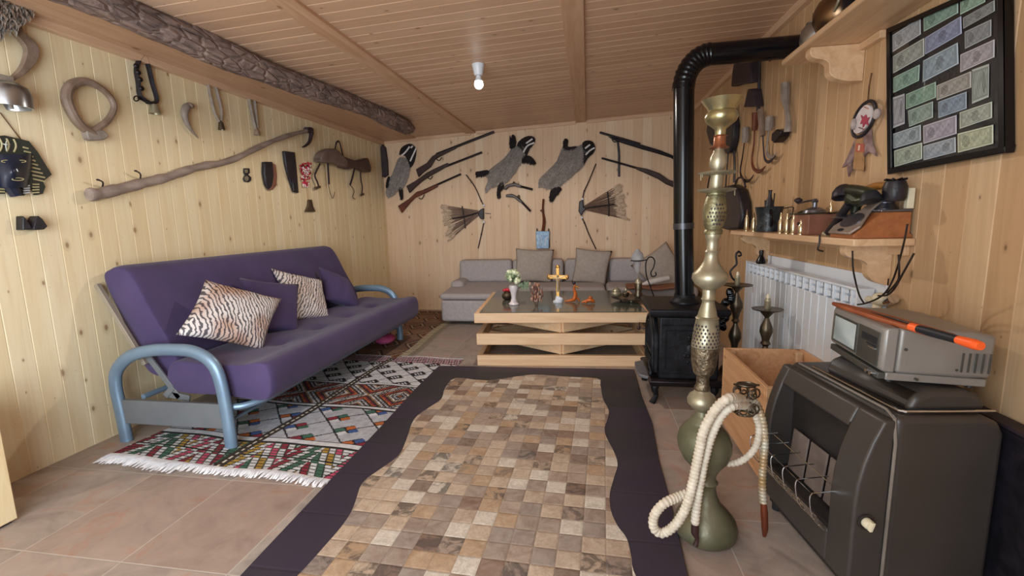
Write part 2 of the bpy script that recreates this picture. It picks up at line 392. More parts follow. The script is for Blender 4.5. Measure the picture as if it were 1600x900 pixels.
        me = bpy.data.meshes.new(name)
        if parent is not None:
            inv = PM[parent.name].inverted(); vs = [inv @ p for p in s.v]; loc = None
        elif struct: vs = s.v; loc = Vector((0, 0, 0))
        else:
            xs = [p.x for p in s.v]; ys = [p.y for p in s.v]; zs = [p.z for p in s.v]
            loc = Vector(((min(xs)+max(xs))/2, (min(ys)+max(ys))/2, min(zs))); vs = [p-loc for p in s.v]
        me.from_pydata([tuple(p) for p in vs], [], s.f)
        if any(c is not None for c in s.c):
            at = me.color_attributes.new('Col', 'FLOAT_COLOR', 'CORNER'); buf = []
            for poly, c in zip(me.polygons, s.c):
                c = c or (.5, .5, .5); buf += [c[0], c[1], c[2], 1.0]*poly.loop_total
            at.data.foreach_set('color', buf)
        bm = bmesh.new(); bm.from_mesh(me)
        if weld: bmesh.ops.remove_doubles(bm, verts=bm.verts, dist=1e-5)
        bmesh.ops.recalc_face_normals(bm, faces=bm.faces); bm.to_mesh(me); bm.free()
        me.materials.append(m if not isinstance(m, str) else M[m])
        me.polygons.foreach_set('use_smooth', [True]*len(me.polygons)); me.set_sharp_from_angle(angle=radians(angle))
        o = bpy.data.objects.new(name, me); COL.objects.link(o)
        if parent is not None: o.parent = parent
        else: o.location = loc
        pw = PM[parent.name].copy() if parent is not None else Matrix.Translation(loc)
        PM[o.name] = pw
        if bevel:
            b = o.modifiers.new('bevel', 'BEVEL'); b.width = bevel; b.segments = seg; b.limit_method = 'ANGLE'; b.angle_limit = radians(40)
        if sub:
            b = o.modifiers.new('sub', 'SUBSURF'); b.levels = sub; b.render_levels = sub
        if struct: o['kind'] = 'structure'
        return o
PM = {}
def tag(o, label, cat, group=None, kind=None):
    o['label'] = label; o['category'] = cat
    if group: o['group'] = group
    if kind: o['kind'] = kind
    return o
def thing(name, label, cat, loc, group=None, rz=0.0):
    o = bpy.data.objects.new(name, None); COL.objects.link(o); o.location = loc; o.rotation_euler = (0, 0, rz); o.empty_display_size = .05
    PM[o.name] = Matrix.Translation(Vector(loc)) @ Matrix.Rotation(rz, 4, 'Z')
    return tag(o, label, cat, group)
def smooth_path(pts, k=6, closed=False):
    P = [Vector(p) for p in pts]; out = []; n = len(P)
    rng = range(n) if closed else range(n-1)
    for i in rng:
        p0 = P[(i-1) % n] if closed else P[max(i-1, 0)]; p1 = P[i]; p2 = P[(i+1) % n]; p3 = P[(i+2) % n] if closed else P[min(i+2, n-1)]
        for j in range(k):
            t = j/k; out.append(.5*((2*p1)+(-p0+p2)*t+(2*p0-5*p1+4*p2-p3)*t*t+(-p0+3*p1-3*p2+p3)*t**3))
    if not closed: out.append(P[-1])
    return out
def lerp_r(rs, m):
    out = []
    for i in range(m):
        f = i/(m-1)*(len(rs)-1); a = int(min(f, len(rs)-2)); out.append(rs[a]+(rs[a+1]-rs[a])*(f-a))
    return out
def stube(mb, pts, r, k=6, n=10, closed=False, flat=None, col=None):
    P = smooth_path(pts, k, closed)
    if isinstance(r, (list, tuple)): r = lerp_r(r, len(P))
    return mb.tube(P, r, n, closed, flat, col)
def spts(pts, wall, off=0.0, smooth=0, closed=True):
    g = on(wall, off); P = [g(*p) for p in pts]
    return smooth_path(P, smooth, closed) if smooth else P
def flat_on(mb, pts, wall, off, th, smooth=0, col=None):
    """outline on a wall, lifted by off and th thick"""
    return mb.prism(spts(pts, wall, off, smooth), NRM[wall]*th, col)
# ================================================================== ROOM
def boards(w, fn, u0, u1, du, name, m, top, bot=0.0, g=.0025, gw=.0035, off=0.0):
    """wall of vertical boards; fn(u, z, depth) -> point; top(u) height"""
    mb = MB(); k = math.floor((u0-off)/du); us = []
    while off+k*du < u1:
        a = max(off+k*du, u0); b = min(off+(k+1)*du, u1)
        if b-a > .01: us += [(a, -g), (a+gw, 0), (b-gw, 0), (b, -g)]
        k += 1
    vs = [fn(u, bot, d) for u, d in us]+[fn(u, top(u), d) for u, d in us]; n = len(us)
    mb.add(vs, [(i, i+1, n+i+1, n+i) for i in range(n-1)])
    return mb.build(name, m, struct=True, angle=15)
boards(0, lambda u, z, d: (XL+d, u, z), YF, YB, .105, 'wall_left', 'wallL', lambda u: zc(XL, u)+.02)
boards(0, lambda u, z, d: (u, YB-d, z), XL-.01, XR+.01, .118, 'wall_back', 'wallB', lambda u: zc(u, YB)+.02)
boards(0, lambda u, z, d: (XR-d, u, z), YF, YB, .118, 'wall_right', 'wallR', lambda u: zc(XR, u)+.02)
mb = MB()   # front wall behind the camera, with the glazed opening that lets the daylight in
WX0, WX1, WZ0, WZ1 = -2.3, .1, .25, 2.25
mb.box(XL-.1, WX0, YF-.12, YF, 0, 2.6); mb.box(WX1, XR+.1, YF-.12, YF, 0, 2.6)
mb.box(WX0, WX1, YF-.12, YF, 0, WZ0); mb.box(WX0, WX1, YF-.12, YF, WZ1, 2.6)
mb.build('wall_front', 'wallB', struct=True)
mb = MB()
for x in (WX0, (WX0+WX1)/2-.03, WX1-.06): mb.box(x, x+.06, YF-.09, YF-.03, WZ0, WZ1)
mb.box(WX0, WX1, YF-.09, YF-.03, WZ0, WZ0+.06); mb.box(WX0, WX1, YF-.09, YF-.03, WZ1-.06, WZ1)
mb.build('window_1', 'white', struct=True, bevel=.004)
MB().box(XL-.1, XR+.1, YF-.1, YB+.1, -.06, 0).build('floor', 'tiles', struct=True)
# ceiling boards run left to right, each board a strip with a V groove
mb = MB(); du = .112; y = YF-.1; ys = []
k = math.floor(y/du)
while k*du < YB+.05: ys += [(k*du, .004), (k*du+.005, 0), ((k+1)*du-.005, 0), ((k+1)*du, .004)]; k += 1
vs = [(XL-.05, a, zc(XL-.05, a)+d) for a, d in ys]+[(XR+.05, a, zc(XR+.05, a)+d) for a, d in ys]; n = len(ys)
mb.add(vs, [(i, i+1, n+i+1, n+i) for i in range(n-1)]); mb.build('ceiling', 'ceil', struct=True, angle=15)
def batten(name, x0, x1, th, m='batten', y0=YF, y1=YB):
    mb = MB(); rings = []
    for y in (y0, y1):
        rings.append([(x0, y, zc(x0, y)+.01), (x1, y, zc(x1, y)+.01), (x1, y, zc(x1, y)-th), (x0, y, zc(x0, y)-th)])
    mb.loft(rings); return mb.build(name, m, struct=True, bevel=.003)
batten('trim_1', -1.645, -1.515, .022)
batten('trim_2', -.155, -.02, .022)
batten('trim_3', XR-.04, XR+.02, .05, 'trim')
batten('trim_4', XL-.02, XL+.045, .055, 'trim')
batten('trim_5', XL+.045, XL+.52, .012, 'batten')
mb = MB()
for x0, x1 in ((XL, -1.58), (-1.5, -.155), (-.02, XR)):
    mb.loft([[(x, YB-.022, zc(x, YB)+.01), (x, YB+.01, zc(x, YB)+.01), (x, YB+.01, zc(x, YB)-.04), (x, YB-.022, zc(x, YB)-.04)] for x in (x0, x1)])
mb.build('trim_6', 'trimx', struct=True, bevel=.002)
# low cabinet whose corner shows bottom left
t = thing('low_cabinet', 'pale pine low cabinet whose corner shows at the bottom left edge', 'cabinet', (-2.68, 1.1, 0))
MB().box(XL+.02, -2.475, .75, 1.455, 0.012, .52).build('body', 'cab', t, bevel=.004); MB().box(XL+.01, -2.47, .74, 1.46, .521, .545).build('cabinet_top', 'cab', t, bevel=.004)
MB().box(XL+.04, -2.49, .77, 1.44, 0, .0115).build('plinth', 'dark', t)
# bark covered log under the ceiling
mb = MB(); random.seed(4)
A0, A1 = Vector((-2.37, 1.2, 2.30)), Vector((-2.07, 5.35, 2.405)); rings = []; NS = 90
for i in range(NS+1):
    t = i/NS; c = A0.lerp(A1, t); c.z = zc(c.x, c.y)-.07+.01*sin(t*11); c.x += .012*sin(t*9+1)
    r0 = .08+.006*sin(t*23)
    if t > .985: r0 *= .8
    ring = []
    for k in range(28):
        a = 2*pi*k/28; rr = r0*(1+.07*sin(3*a+t*14)+.05*random.uniform(-1, 1)+.05*sin(7*a+t*40))
        ring.append(c+Vector((cos(a)*rr, 0, sin(a)*rr)))
    rings.append(ring)
mb.loft(rings)
tag(mb.build('log_beam', 'bark', angle=80), 'bark covered round log beam running along under the ceiling above the sofa', 'beam')
# ceiling lamp
t = thing('ceiling_lamp', 'white lampholder with a small lit round bulb on the ceiling', 'lamp', (BULB[0], BULB[1], zc(BULB[0], BULB[1])-.0))
zt = zc(BULB[0], BULB[1]); c = (BULB[0], BULB[1], 0)
MB().lathe([(.048, zt-.0), (.05, zt-.012), (.044, zt-.03), (.035, zt-.075), (.03, zt-.085)], c).build('lamp_holder', 'white', t)
MB().lathe([(.018, zt-.086), (.022, zt-.10), (.026, zt-.115), (.034, zt-.128)], c).build('bulb_neck', 'white', t)
MB().ball((BULB[0], BULB[1], zt-.152), .036, 20, 12).build('bulb', 'bulb', t)
# ================================================================== RUGS
def rgb(h): return lin(h)
KW, KB = rgb('#d9d8dc'), rgb('#1f1c20'); KG = rgb('#b9bac2')
KR, KGR, KY, KBL, KO, KP = rgb('#8e2438'), rgb('#3f6b58'), rgb('#b08a34'), rgb('#3c5a94'), rgb('#c0662c'), rgb('#c04a6a')
KBR = rgb('#4a3428')
def kilim(x, y):
    """x, y metres from the near left corner"""
    if abs(x-.73) < .033:
        return rgb('#e8e0d0') if (abs(x-.73) < .006 and (y*24) % 1 < .55) else rgb('#3a2e26')
    if y < .27:
        zc_ = int(x/.17); s = x+(.5*y if zc_ % 2 else -.5*y); a = int(s/.045); b = int(y/.026)
        if (s/.045) % 1 < .2 or (y/.026) % 1 < .26: return rgb('#2a3a2c') if a % 3 else KB
        return [KR, KW, KGR, KW, KY, KW, KP, KW][(a+zc_*3+(b//4)) % 8]
    if y < .33: return KB if (y < .282 or y > .318) else KW
    if y < .77:
        v = y-.33; p = (x+1.15*v+2)/.36; w = (x-1.5*v+2)/.36; a = int(p); q = int(w); fx = p % 1; fy = w % 1
        if .22 < fy < .27 and fx > .5: return KB
        if fx < .55 and fy < .5:
            sx = int(fx/.275); sy = int(fy/.25)
            if (fx/.275) % 1 < .17 or (fy/.25) % 1 < .17: return KB
            if sx == 0 and sy == 1: return KW
            return [KR, KGR, KO, KBL][(a+q+(sx+sy)*1) % 4]
        if fx < .04: return KB
        return KG
    if y < .83: return KW if .785 < y < .815 else KB
    if y < 1.2:
        v = y-.83; d = abs((x+.12) % .56-.28)+abs(v-.185)*1.15; k = int(d/.021)
        if (x/.018) % 1 < .18: return KB
        return [KO, KB, KG, KBR, KW, rgb('#a07850'), KB, KR][k % 8]
    if y < 1.25: return KB if (y < 1.212 or y > 1.238) else KW
    if y < 1.77:
        v = y-1.25; p = (x+1.15*v+2)/.31; w = (x-1.5*v+2)/.31; fx = p % 1; fy = w % 1
        if .20 < fy < .25 and fx > .5: return KB
        if fx < .05: return KB
        if fx < .62 and fy < .5:
            return KW if (.12 < fx < .5 and .12 < fy < .38 and int(fx/.06) % 2) else KB
        return KW
    a = int((x+y)/.03); b = int((x-y)/.03)
    return [KP, KW, KB, KR, KW, KB][(a*2+b) % 6]
t = thing('kilim_rug', 'black and white woven kilim with colourful zigzag end and white fringe under the purple sofa', 'rug', (-2.0, 2.9, 0))
KX0, KX1, KY0, KY1 = -2.66, -1.14, 2.01, 3.93
random.seed(2)
def kp(u, v):
    x = KX0+(KX1-KX0)*u; y = KY0+(KY1-KY0)*v
    x += .012*sin(y*5)-.10*(1-v)*(1-u)*0+(.42*v)*(1-u)*.55
    y += .01*sin(x*7)+(-.09*u*(1-v))+(.06*(1-u)*v)
    return (x, y, .006+.003*sin(x*13)*sin(y*9))
MB().grid(kp, 236, 288, colfn=lambda u, v: kilim((KX1-KX0)*u, (KY1-KY0)*v)).build('woven_field', 'vcrug', t)
mb = MB()
for i in range(158):
    u = i/170; p = Vector(kp(u, 0)); q = Vector(kp(u+1/170, 0)); dx = random.uniform(-.012, .012); L = random.uniform(.06, .085)+.03*(u < .35)
    e = p+Vector((dx, -L, 0)); f = q+Vector((dx, -L*random.uniform(.85, 1), 0)); h = random.uniform(.004, .014)
    mb.add([p+Vector((0, 0, .004)), q+Vector((0, 0, .004)), (p+q)/2+Vector((dx/2, -L/2, h+.004)), f+Vector((0, 0, .002)), e+Vector((0, 0, .002))], [(0, 1, 2), (0, 2, 4), (1, 3, 2), (2, 3, 4)])
mb.build('fringe', mat('white_fringe', '#eeedf0', '#dcdadf', 30, .95), t)
mb = MB()
for i in range(150):
    u = i/150; p = Vector(kp(u, 1)); q = Vector(kp(u+.006, 1)); L = random.uniform(.02, .035)
    mb.add([p, q, q+Vector((.004, L, 0)), p+Vector((.003, L, 0))], [(0, 1, 2, 3)])
o = mb.build('far_fringe', 'white', t)
# brown kilim beyond it
def kilim2(x, y):
    p = (x/.26) % 1; q = (y/.42) % 1; d = abs(p-.5)+abs(q-.5)
    z = int(y/.42) % 2
    if x > .92: return [rgb('#b8a88c'), rgb('#8c7c64'), rgb('#cbbda0')][int(y/.02) % 3]
    if d < .16: return rgb('#7c5038')
    if d < .26: return rgb('#3c2a26') if z else rgb('#8a5a3e')
    if d < .34: return rgb('#b29a80')
    if d < .44: return rgb('#4a322a')
    return rgb('#7a5a48') if z else rgb('#8e6c54')
t = thing('brown_kilim', 'brown diamond patterned rug with cream edge fringe between purple sofa and grey couch', 'rug', (-2.2, 5, 0))
def kp2(u, v): return (-2.72+1.0*u+.02*sin(v*9), 3.78+2.42*v, .004)
MB().grid(kp2, 110, 220, colfn=lambda u, v: kilim2(1.0*u, 2.42*v)).build('woven_field', 'vcrug', t)
mb = MB()
for i in range(190):
    p = Vector(kp2(1, i/190)); L = random.uniform(.045, .07); d = random.uniform(-.01, .01)
    mb.add([p+Vector((0, 0, .002)), p+Vector((0, .007, .002)), p+Vector((L, .007+d, .001)), p+Vector((L, d, .001))], [(0, 1, 2, 3)])
mb.build('fringe', mat('cream_fringe', '#a89c86', '#8e826c', 30, .95), t)
# cowhide patchwork rug
t = thing('patchwork_rug', 'cowhide patchwork rug of brown and cream squares inside a dark wavy border', 'rug', (-.45, 2.3, 0))
def flp(x, y, z=0.0): return B(x, y, 2, z)
outer = [(-1.29, 3.70), (-.9, 3.715), (-.45, 3.72), (0, 3.745), (.385, 3.755), (.375, 3.2), (.39, 2.75), (.365, 2.3), (.36, 1.9), (.345, 1.5), (.35, .95), (-.4, .9), (-1.22, .92), (-1.235, 1.35), (-1.25, 1.9), (-1.265, 2.5), (-1.29, 3.1)]
mb = MB(); mb.prism([(x, y, .0105) for x, y in outer], (0, 0, .006)); mb.build('border', 'hide', t, bevel=.002)
wv = [(713, 594), (762, 598), (830, 589), (880, 592), (933, 595), (938, 605), (942, 627), (951, 645), (949, 660), (945, 672), (946, 684), (951, 695), (960, 713), (965, 731), (960, 750), (953, 776), (953, 795), (957, 812), (966, 830), (979, 848), (986, 875), (990, 900)]
wl = [(479, 893), (515, 852), (532, 832), (546, 812), (554, 795), (560, 776), (564, 765), (574, 753), (598, 736), (623, 717), (632, 700), (639, 681), (643, 668), (652, 654), (672, 640), (690, 627), (696, 609)]
P = [flp(*p) for p in wv]+[Vector((.2, 1.35, 0)), Vector((.24, 1.1, 0)), Vector((-.3, 1.02, 0)), Vector((-.98, 1.1, 0)), Vector((-1.03, 1.2, 0))]+[flp(*p) for p in wl]
P = smooth_path(P, 3, True)
mb = MB(); mb.prism([(p.x, p.y, .017) for p in P], (0, 0, .0025)); mb.build('patch_field', 'patch', t)
# ================================================================== PURPLE SOFA
t = thing('futon_sofa', 'purple futon sofa bed on a blue grey tubular metal frame by the left wall', 'sofa', (-2.3, 3.35, 0))
Y0, Y1 = 2.26, 4.52
def cushion(prof, y0, y1, rnd, tufts, nm, ny=60):
    prof = smooth_path([Vector((x, 0, z)) for x, z in prof], 7, True); c = sum(prof, Vector())/len(prof)
    mb = MB(); rings = []
    ysamp = [y0+rnd*(1-cos(pi/2*i/6)) for i in range(6)]+[y0+rnd+(y1-y0-2*rnd)*i/ny for i in range(ny+1)]+[y1-rnd*(1-cos(pi/2*(5-i)/6)) for i in range(6)]
    for y in ysamp:
        e = min(y-y0, y1-y); s = 1.0
        if e < rnd: s = 1-(rnd/.3)*.28*(1-math.sqrt(max(0, 1-(1-e/rnd)**2)))
        ring = []
        for p in prof:
            q = c+(p-c)*s; q = Vector((q.x, y, q.z))
            for tx, ty, tz, dp, sg in tufts:
                d2 = (q.x-tx)**2+(q.y-ty)**2+(q.z-tz)**2
                if d2 < .16:
                    q = q+(c+Vector((0, y, 0))-q).normalized()*dp*math.exp(-d2/(sg*sg))
            ring.append(q)
        rings.append(ring)
    mb.loft(rings); return mb.build(nm, 'purple', t, angle=80)
bt = [(-2.60, y, .80, .05, .085) for y in (2.75, 3.2, 3.65, 4.1)]
cushion([(-2.875, .97), (-2.83, 1.035), (-2.74, 1.045), (-2.67, .985), (-2.56, .76), (-2.45, .54), (-2.44, .40), (-2.52, .36), (-2.66, .40), (-2.77, .68)], Y0+.02, Y1-.02, .06, bt, 'back_mattress')
st = [(-2.1, y, .49, .035, .085) for y in (2.75, 3.2, 3.65, 4.1)]
cushion([(-2.47, .43), (-2.40, .485), (-2.2, .475), (-1.98, .475), (-1.86, .492), (-1.795, .478), (-1.775, .40), (-1.79, .30), (-1.86, .262), (-2.1, .285), (-2.38, .29), (-2.47, .34)], Y0-.03, Y1+.04, .055, st, 'seat_mattress')
def arm(y, sg):
    mb = MB()
    path = [(-2.745, y, .0), (-2.755, y, .18), (-2.765, y, .34), (-2.74, y, .44), (-2.64, y, .525), (-2.5, y, .565), (-2.34, y, .575), (-2.2, y, .565), (-2.10, y, .51), (-2.055, y, .41), (-2.035, y, .2), (-2.03, y, 0)]
    P = smooth_path(path, 6); mb.tube(P, .036, 14, flat=((0, 1, 0), .8))
    a = mb.build('arm_frame', 'blueframe', t, angle=60)
    mb = MB(); mb.box(-2.74, -2.04, y-.012, y+.012, .115, .262); mb.build('side_panel', 'greypanel', a, bevel=.003)
arm(2.17, 1); arm(4.60, -1)
mb = MB()
stube(mb, [(-2.06, 2.19, .235), (-1.97, 2.23, .232), (-1.90, 2.34, .245), (-1.89, 2.6, .25), (-1.89, 4.2, .25), (-1.91, 4.5, .245), (-2.0, 4.56, .235), (-2.06, 4.58, .235)], .019, 5)
mb.build('front_rail', 'blueframe', t)
mb = MB()
mb.tube([(-2.62, 2.2, .27), (-2.62, 4.58, .27)], .016); mb.tube([(-2.06, 2.2, .14), (-2.06, 4.58, .14)], .010)
for y in (2.45, 3.0, 3.4, 3.8, 4.3): mb.tube([(-2.62, y, .27), (-1.9, y, .258)], .009)
mb.build('base_rail', 'blueframe', t, each=True)
mb = MB()
for y in (2.24, 4.53): mb.obox((-2.745, y, .70), Vector((.012, 0, .006)), (0, .012, 0), Vector((-.14, 0, .26))*.93)
mb.build('back_bar', 'beigebar', t, each=True, bevel=.002)
mb = MB()
for y in (2.23, 4.53):
    mb.obox((-2.50, y, .40), (.014, 0, .01), (0, .006, 0), (-.10, 0, .14)); mb.obox((-2.40, y, .27), (.07, 0, -.012), (0, .006, 0), (.004, 0, .02)); mb.obox((-2.46, y-.005, .30), (.03, 0, .03), (0, .006, 0), (-.012, 0, .012))
mb.build('hinge', 'greypanel', t, each=True, bevel=.002)
def cushion_px(px, n, d, th, name, m, label, cat='cushion', group=None, push=0.0):
    """cushion whose four corners lie on the leaning plane n.p=d"""
    n = Vector(n); o = Vector((0, 0, CAMH)); P = []
    for x, y in px:
        r = R0*((x-800)/F_PX)+R1*((y-450)/F_PX)+R2; P.append(o+r*((d-n.dot(o))/n.dot(r)))
    mb = MB(); mb.pillow(*P, th, 18)
    return tag(mb.build(name, m, angle=180), label, cat, group), P
BN = Vector((.82, -.25, .55))
def dpl(x, y, z, n=BN): return Vector(n).dot(Vector((x, y, z)))
cushion_px([(321, 437), (440, 467), (411, 547), (275, 523)], BN, dpl(-2.22, 2.6, .62), .15, 'tiger_cushion', 'tiger1', 'large tiger striped cushion nearest the near arm of the purple sofa', 'cushion', 'cushions on the purple sofa')
cushion_px([(374, 434), (467, 444), (466, 519), (400, 520)], BN, dpl(-2.36, 3.0, .62), .13, 'purple_cushion', 'purple', 'purple cushion between the two tiger striped cushions', 'cushion', 'cushions on the purple sofa')
cushion_px([(423, 419), (503, 437), (515, 498), (462, 501)], BN, dpl(-2.40, 3.5, .62), .12, 'tiger_cushion', 'tiger2', 'smaller tiger striped cushion behind the plain purple cushion', 'cushion', 'cushions on the purple sofa')
cushion_px([(498, 417), (545, 437), (563, 484), (507, 470)], BN, dpl(-2.36, 4.05, .62), .16, 'purple_cushion', 'purple', 'purple cushion at the far end of the sofa beside the far arm', 'cushion', 'cushions on the purple sofa')
mb = MB(); mb.ball((-2.12, 4.42, .055), (.10, .13, .05), 14, 8); tag(mb.build('pink_cloth', mat('pink_cloth', '#c03a80', '#e070a0', 16, .8)), 'pink cloth bundle on the floor under the far end of the sofa', 'cloth')
# ================================================================== GREY COUCH
t = thing('corner_couch', 'low grey upholstered corner couch along the back wall behind the coffee table', 'couch', (-.3, 5.9, 0))
def soft(name, x0, x1, y0, y1, z0, z1, b=.05, m='greycloth', par=None, slope=0.0):
    mb = MB(); mb.box(x0, x1, y0, y1, z0, z1)
    if slope: mb.v = [Vector((p.x, p.y, p.z-(slope if p.z > z0+.01 and p.y < y0+.01 else 0))) for p in mb.v]
    return mb.build(name, m, par or t, bevel=b, seg=4, angle=80)
soft('base', -1.80, -.86, 5.34, 6.28, .04, .31, .035)
soft('base', -.85, 1.28, 5.50, 6.28, .04, .31, .035)
soft('seat_cushion', -1.81, -.86, 5.33, 6.08, .315, .45, .055, slope=.06)
soft('seat_cushion', -.85, .22, 5.48, 6.08, .315, .45, .055)
soft('seat_cushion', .23, 1.28, 5.48, 6.08, .315, .45, .055)
soft('arm_bolster', -1.80, -1.62, 5.75, 6.28, .30, .50, .06)
for a, b in ((-1.76, -1.02), (-1.01, -.32), (-.30, .25), (.28, 1.20)): soft('back_cushion', a, b, 6.07, 6.27, .43, .745, .05)
mb = MB()
for x in (-1.74, -.92, -.3, .3, 1.2): mb.box(x, x+.04, 5.56, 5.6, 0, .045)
mb.build('foot', 'iron', t, each=True)
cushion_px([(900, 387), (957, 392), (946, 446), (893, 441)], (0, 1, -.18), 5.98-.18*.6, .15, 'grey_cushion', 'greycloth2', 'taupe cushion leaning on the middle of the grey couch', group='cushions on the grey couch')
cushion_px([(806, 388), (866, 390), (862, 442), (803, 441)], (0, 1, -.18), 6.0-.18*.6, .15, 'grey_cushion', 'greycloth2', 'taupe cushion on the couch behind the crucifix and flowers', group='cushions on the grey couch')
cushion_px([(1041, 377), (1078, 430), (1040, 470), (985, 415)], (0, 1, -.18), 5.86-.18*.6, .16, 'grey_cushion', 'greycloth2', 'taupe cushion standing on its corner beside the black flue pipe', group='cushions on the grey couch')
mb = MB(); stube(mb, [(.63, 5.55, .47), (.72, 5.55, .50), (.84, 5.55, .53), (.95, 5.57, .55)], [.008, .035, .035, .03], 5, 12)
tag(mb.build('white_shoe', mat('white_leather', '#d8d4d0', '#c8c4c2', 9, .5)), 'pale grey slipper shaped bundle on the couch behind the flue pipe', 'shoe')
mb = MB(); mb.grid(lambda u, v: (.45+.62*u, 5.30+.30*v, .47+.01*sin(u*9)+.008*sin(v*8)), 16, 10)
o = mb.build('brown_blanket', mat('rust_cloth', '#8e6048', '#7d543e', 20, .9)); sm = o.modifiers.new('s', 'SOLIDIFY'); sm.thickness = .018
tag(o, 'rust brown folded blanket on the right end of the couch seat', 'blanket')
# ================================================================== COFFEE TABLE
TC = Vector((-.26, 4.44, 0)); TR = radians(4.0)
t = thing('coffee_table', 'low square coffee table of stacked pine frames with a greenish glass top', 'table', TC, rz=TR)
W = .745; D = .615; mx = Matrix.Translation(TC) @ Matrix.Rotation(TR, 4, 'Z')
def tb(name, m, *bs, bevel=.004):
    mb = MB(); mb.M = mx
    for b in bs:
        if len(b) == 6: mb.box(*b)
        else: mb.obox(*b)
    return mb.build(name, m, t, bevel=bevel)
for i, (z0, z1) in enumerate(((0.0, .095), (.19, .29), (.385, .47))):
    w = W-.0+.015*(i == 2)
    tb('frame_board', 'fresh', (-w, w, -D, -D+.045, z0, z1)); tb('frame_board', 'fresh', (-w, w, D-.045, D, z0, z1))
    tb('frame_board', 'freshy', (-w, -w+.045, -D+.046, D-.046, z0, z1)); tb('frame_board', 'freshy', (w-.045, w, -D+.046, D-.046, z0, z1))
for z0, z1 in ((.096, .189), (.291, .384)):   # diagonal boards between the frames
    for sx in (-1, 1):
        for sy in (-1, 1):
            a = Vector((0.0*sx, sy*(D-.05), 0)); b = Vector((sx*(W-.04), 0.03*sy, 0)); c = (a+b)/2; c.z = (z0+z1)/2; d = (b-a)/2
            n = Vector((-d.y, d.x, 0)).normalized()*.02
            tb('diagonal_board', 'fresh', (c, d, n, (0, 0, (z1-z0)/2)))
tb('glass_top', 'tabglass', (-W+.03, W-.03, -D+.02, D-.02, .470, .478), bevel=.001)
TZ = .4785
def tabp(px, py, z=TZ): return B(px, py, 2, z)
# things on the table
p = tabp(803, 476); t = thing('flower_vase', 'white vase of pale green hydrangea flowers on the coffee table', 'vase', p)
MB().lathe([(.045, 0), (.05, .01), (.03, .03), (.022, .07), (.03, .12), (.045, .16), (.04, .185), (.03, .19)], p).build('vase', mat('pale_pink_china', '#e6dcdc', '#dcd0d2', 6, .3), t)
random.seed(7); mb = MB()
for i in range(70):
    a = random.uniform(0, 2*pi); h = random.uniform(0, 1); r = .085*math.sqrt(1-h*h*.9)*random.uniform(.4, 1)
    mb.ball(p+Vector((r*cos(a)*1.05, r*sin(a), .215+.11*h)), random.uniform(.014, .022), 6, 4, random.choice([lin('#9db08a'), lin('#c6d0a8'), lin('#7e9470'), lin('#dfe2c8')]))
mb.build('flower_head', 'vc', t)
mb = MB()
for i in range(16):
    a = random.uniform(-.5, 1.5); r = random.uniform(.07, .13); q = p+Vector((r*cos(a), -.03+.3*r*sin(a), .17+.05*random.random())); d = Vector((.03*random.uniform(-1, 1), .02, .02*random.uniform(-1, 1)))
    mb.add([q, q+Vector((.02, 0, .012)), q+d+Vector((.03, 0, -.03)), q+Vector((0, .005, -.02))], [(0, 1, 2, 3)], lin('#8ea080'))
mb.build('leaf', 'vc', t)
p = tabp(838, 478); t = thing('dried_flowers', 'small bunch of dried reddish brown flowers lying by the crucifix', 'flowers', p); mb = MB()
for i in range(60):
    a = random.uniform(0, 2*pi); r = random.uniform(0, .07); h = .05+.16*random.random()
    mb.ball(p+Vector((r*cos(a), .5*r*sin(a), h)), (.010, .010, .018), 6, 4, random.choice([lin('#7d4a3c'), lin('#a8765c'), lin('#5c3832'), lin('#b89484')]))
mb.build('blossoms', 'vc', t); mb = MB()
for i in range(10):
    a = random.uniform(0, 2*pi); mb.tube([p+Vector((.01*cos(a), .01*sin(a), 0)), p+Vector((.06*cos(a), .03*sin(a), .17))], .0018, 5)
mb.build('stem', 'rope', t)
p = tabp(793, 468); t = thing('brass_pot', 'little round brass pot topped with a red bow by the vase', 'pot', p)
MB().lathe([(.03, 0), (.05, .015), (.058, .04), (.048, .065), (.03, .075), (.034, .085)], p).build('body', 'brassd', t)
mb = MB(); mb.ball(p+Vector((.0, 0, .10)), (.03, .02, .018), 10, 6); mb.ball(p+Vector((.035, 0, .095)), (.025, .018, .02), 10, 6); mb.ball(p+Vector((-.028, 0, .095)), (.022, .018, .015), 10, 6); mb.build('red_bow', mat('red_satin', '#b01828', '#c83040', 9, .4), t)
p = tabp(872, 472); t = thing('crucifix', 'golden standing crucifix on a white base on the coffee table', 'crucifix', p)
mb = MB(); mb.M = Matrix.Translation(p) @ Matrix.Rotation(radians(-8), 4, 'Z')
mb.box(-.016, .016, -.01, .01, .05, .335); mb.box(-.085, .085, -.01, .01, .225, .262)
mb.ball((0, 0, .34), (.024, .013, .018)); mb.ball((-.088, 0, .243), (.018, .013, .026)); mb.ball((.088, 0, .243), (.018, .013, .026)); mb.build('cross', 'gold', t, bevel=.003)
mb = MB(); mb.M = Matrix.Translation(p) @ Matrix.Rotation(radians(-8), 4, 'Z')
mb.tube([(0, -.016, .10), (0.004, -.02, .15), (0, -.018, .2), (0, -.017, .235)], [.006, .009, .011, .006], 8); mb.ball((0, -.018, .255), .011, 8, 6)
mb.tube([(-.07, -.014, .255), (0, -.018, .232), (.07, -.014, .255)], .005, 6); mb.build('figure', mat('silver_figure', '#d8cfc0', '#bdb09a', 9, .35, .6), t)
mb = MB(); mb.M = Matrix.Translation(p); mb.lathe([(.05, 0), (.05, .012), (.03, .02), (.022, .05), (.02, .06)]); mb.ball((.02, -.02, .03), (.03, .02, .022)); mb.build('base', 'white', t)
p = tabp(897, 472); t = thing('deer_figurine', 'little orange brown kneeling figurine with dark raised head beside the crucifix', 'figurine', p)
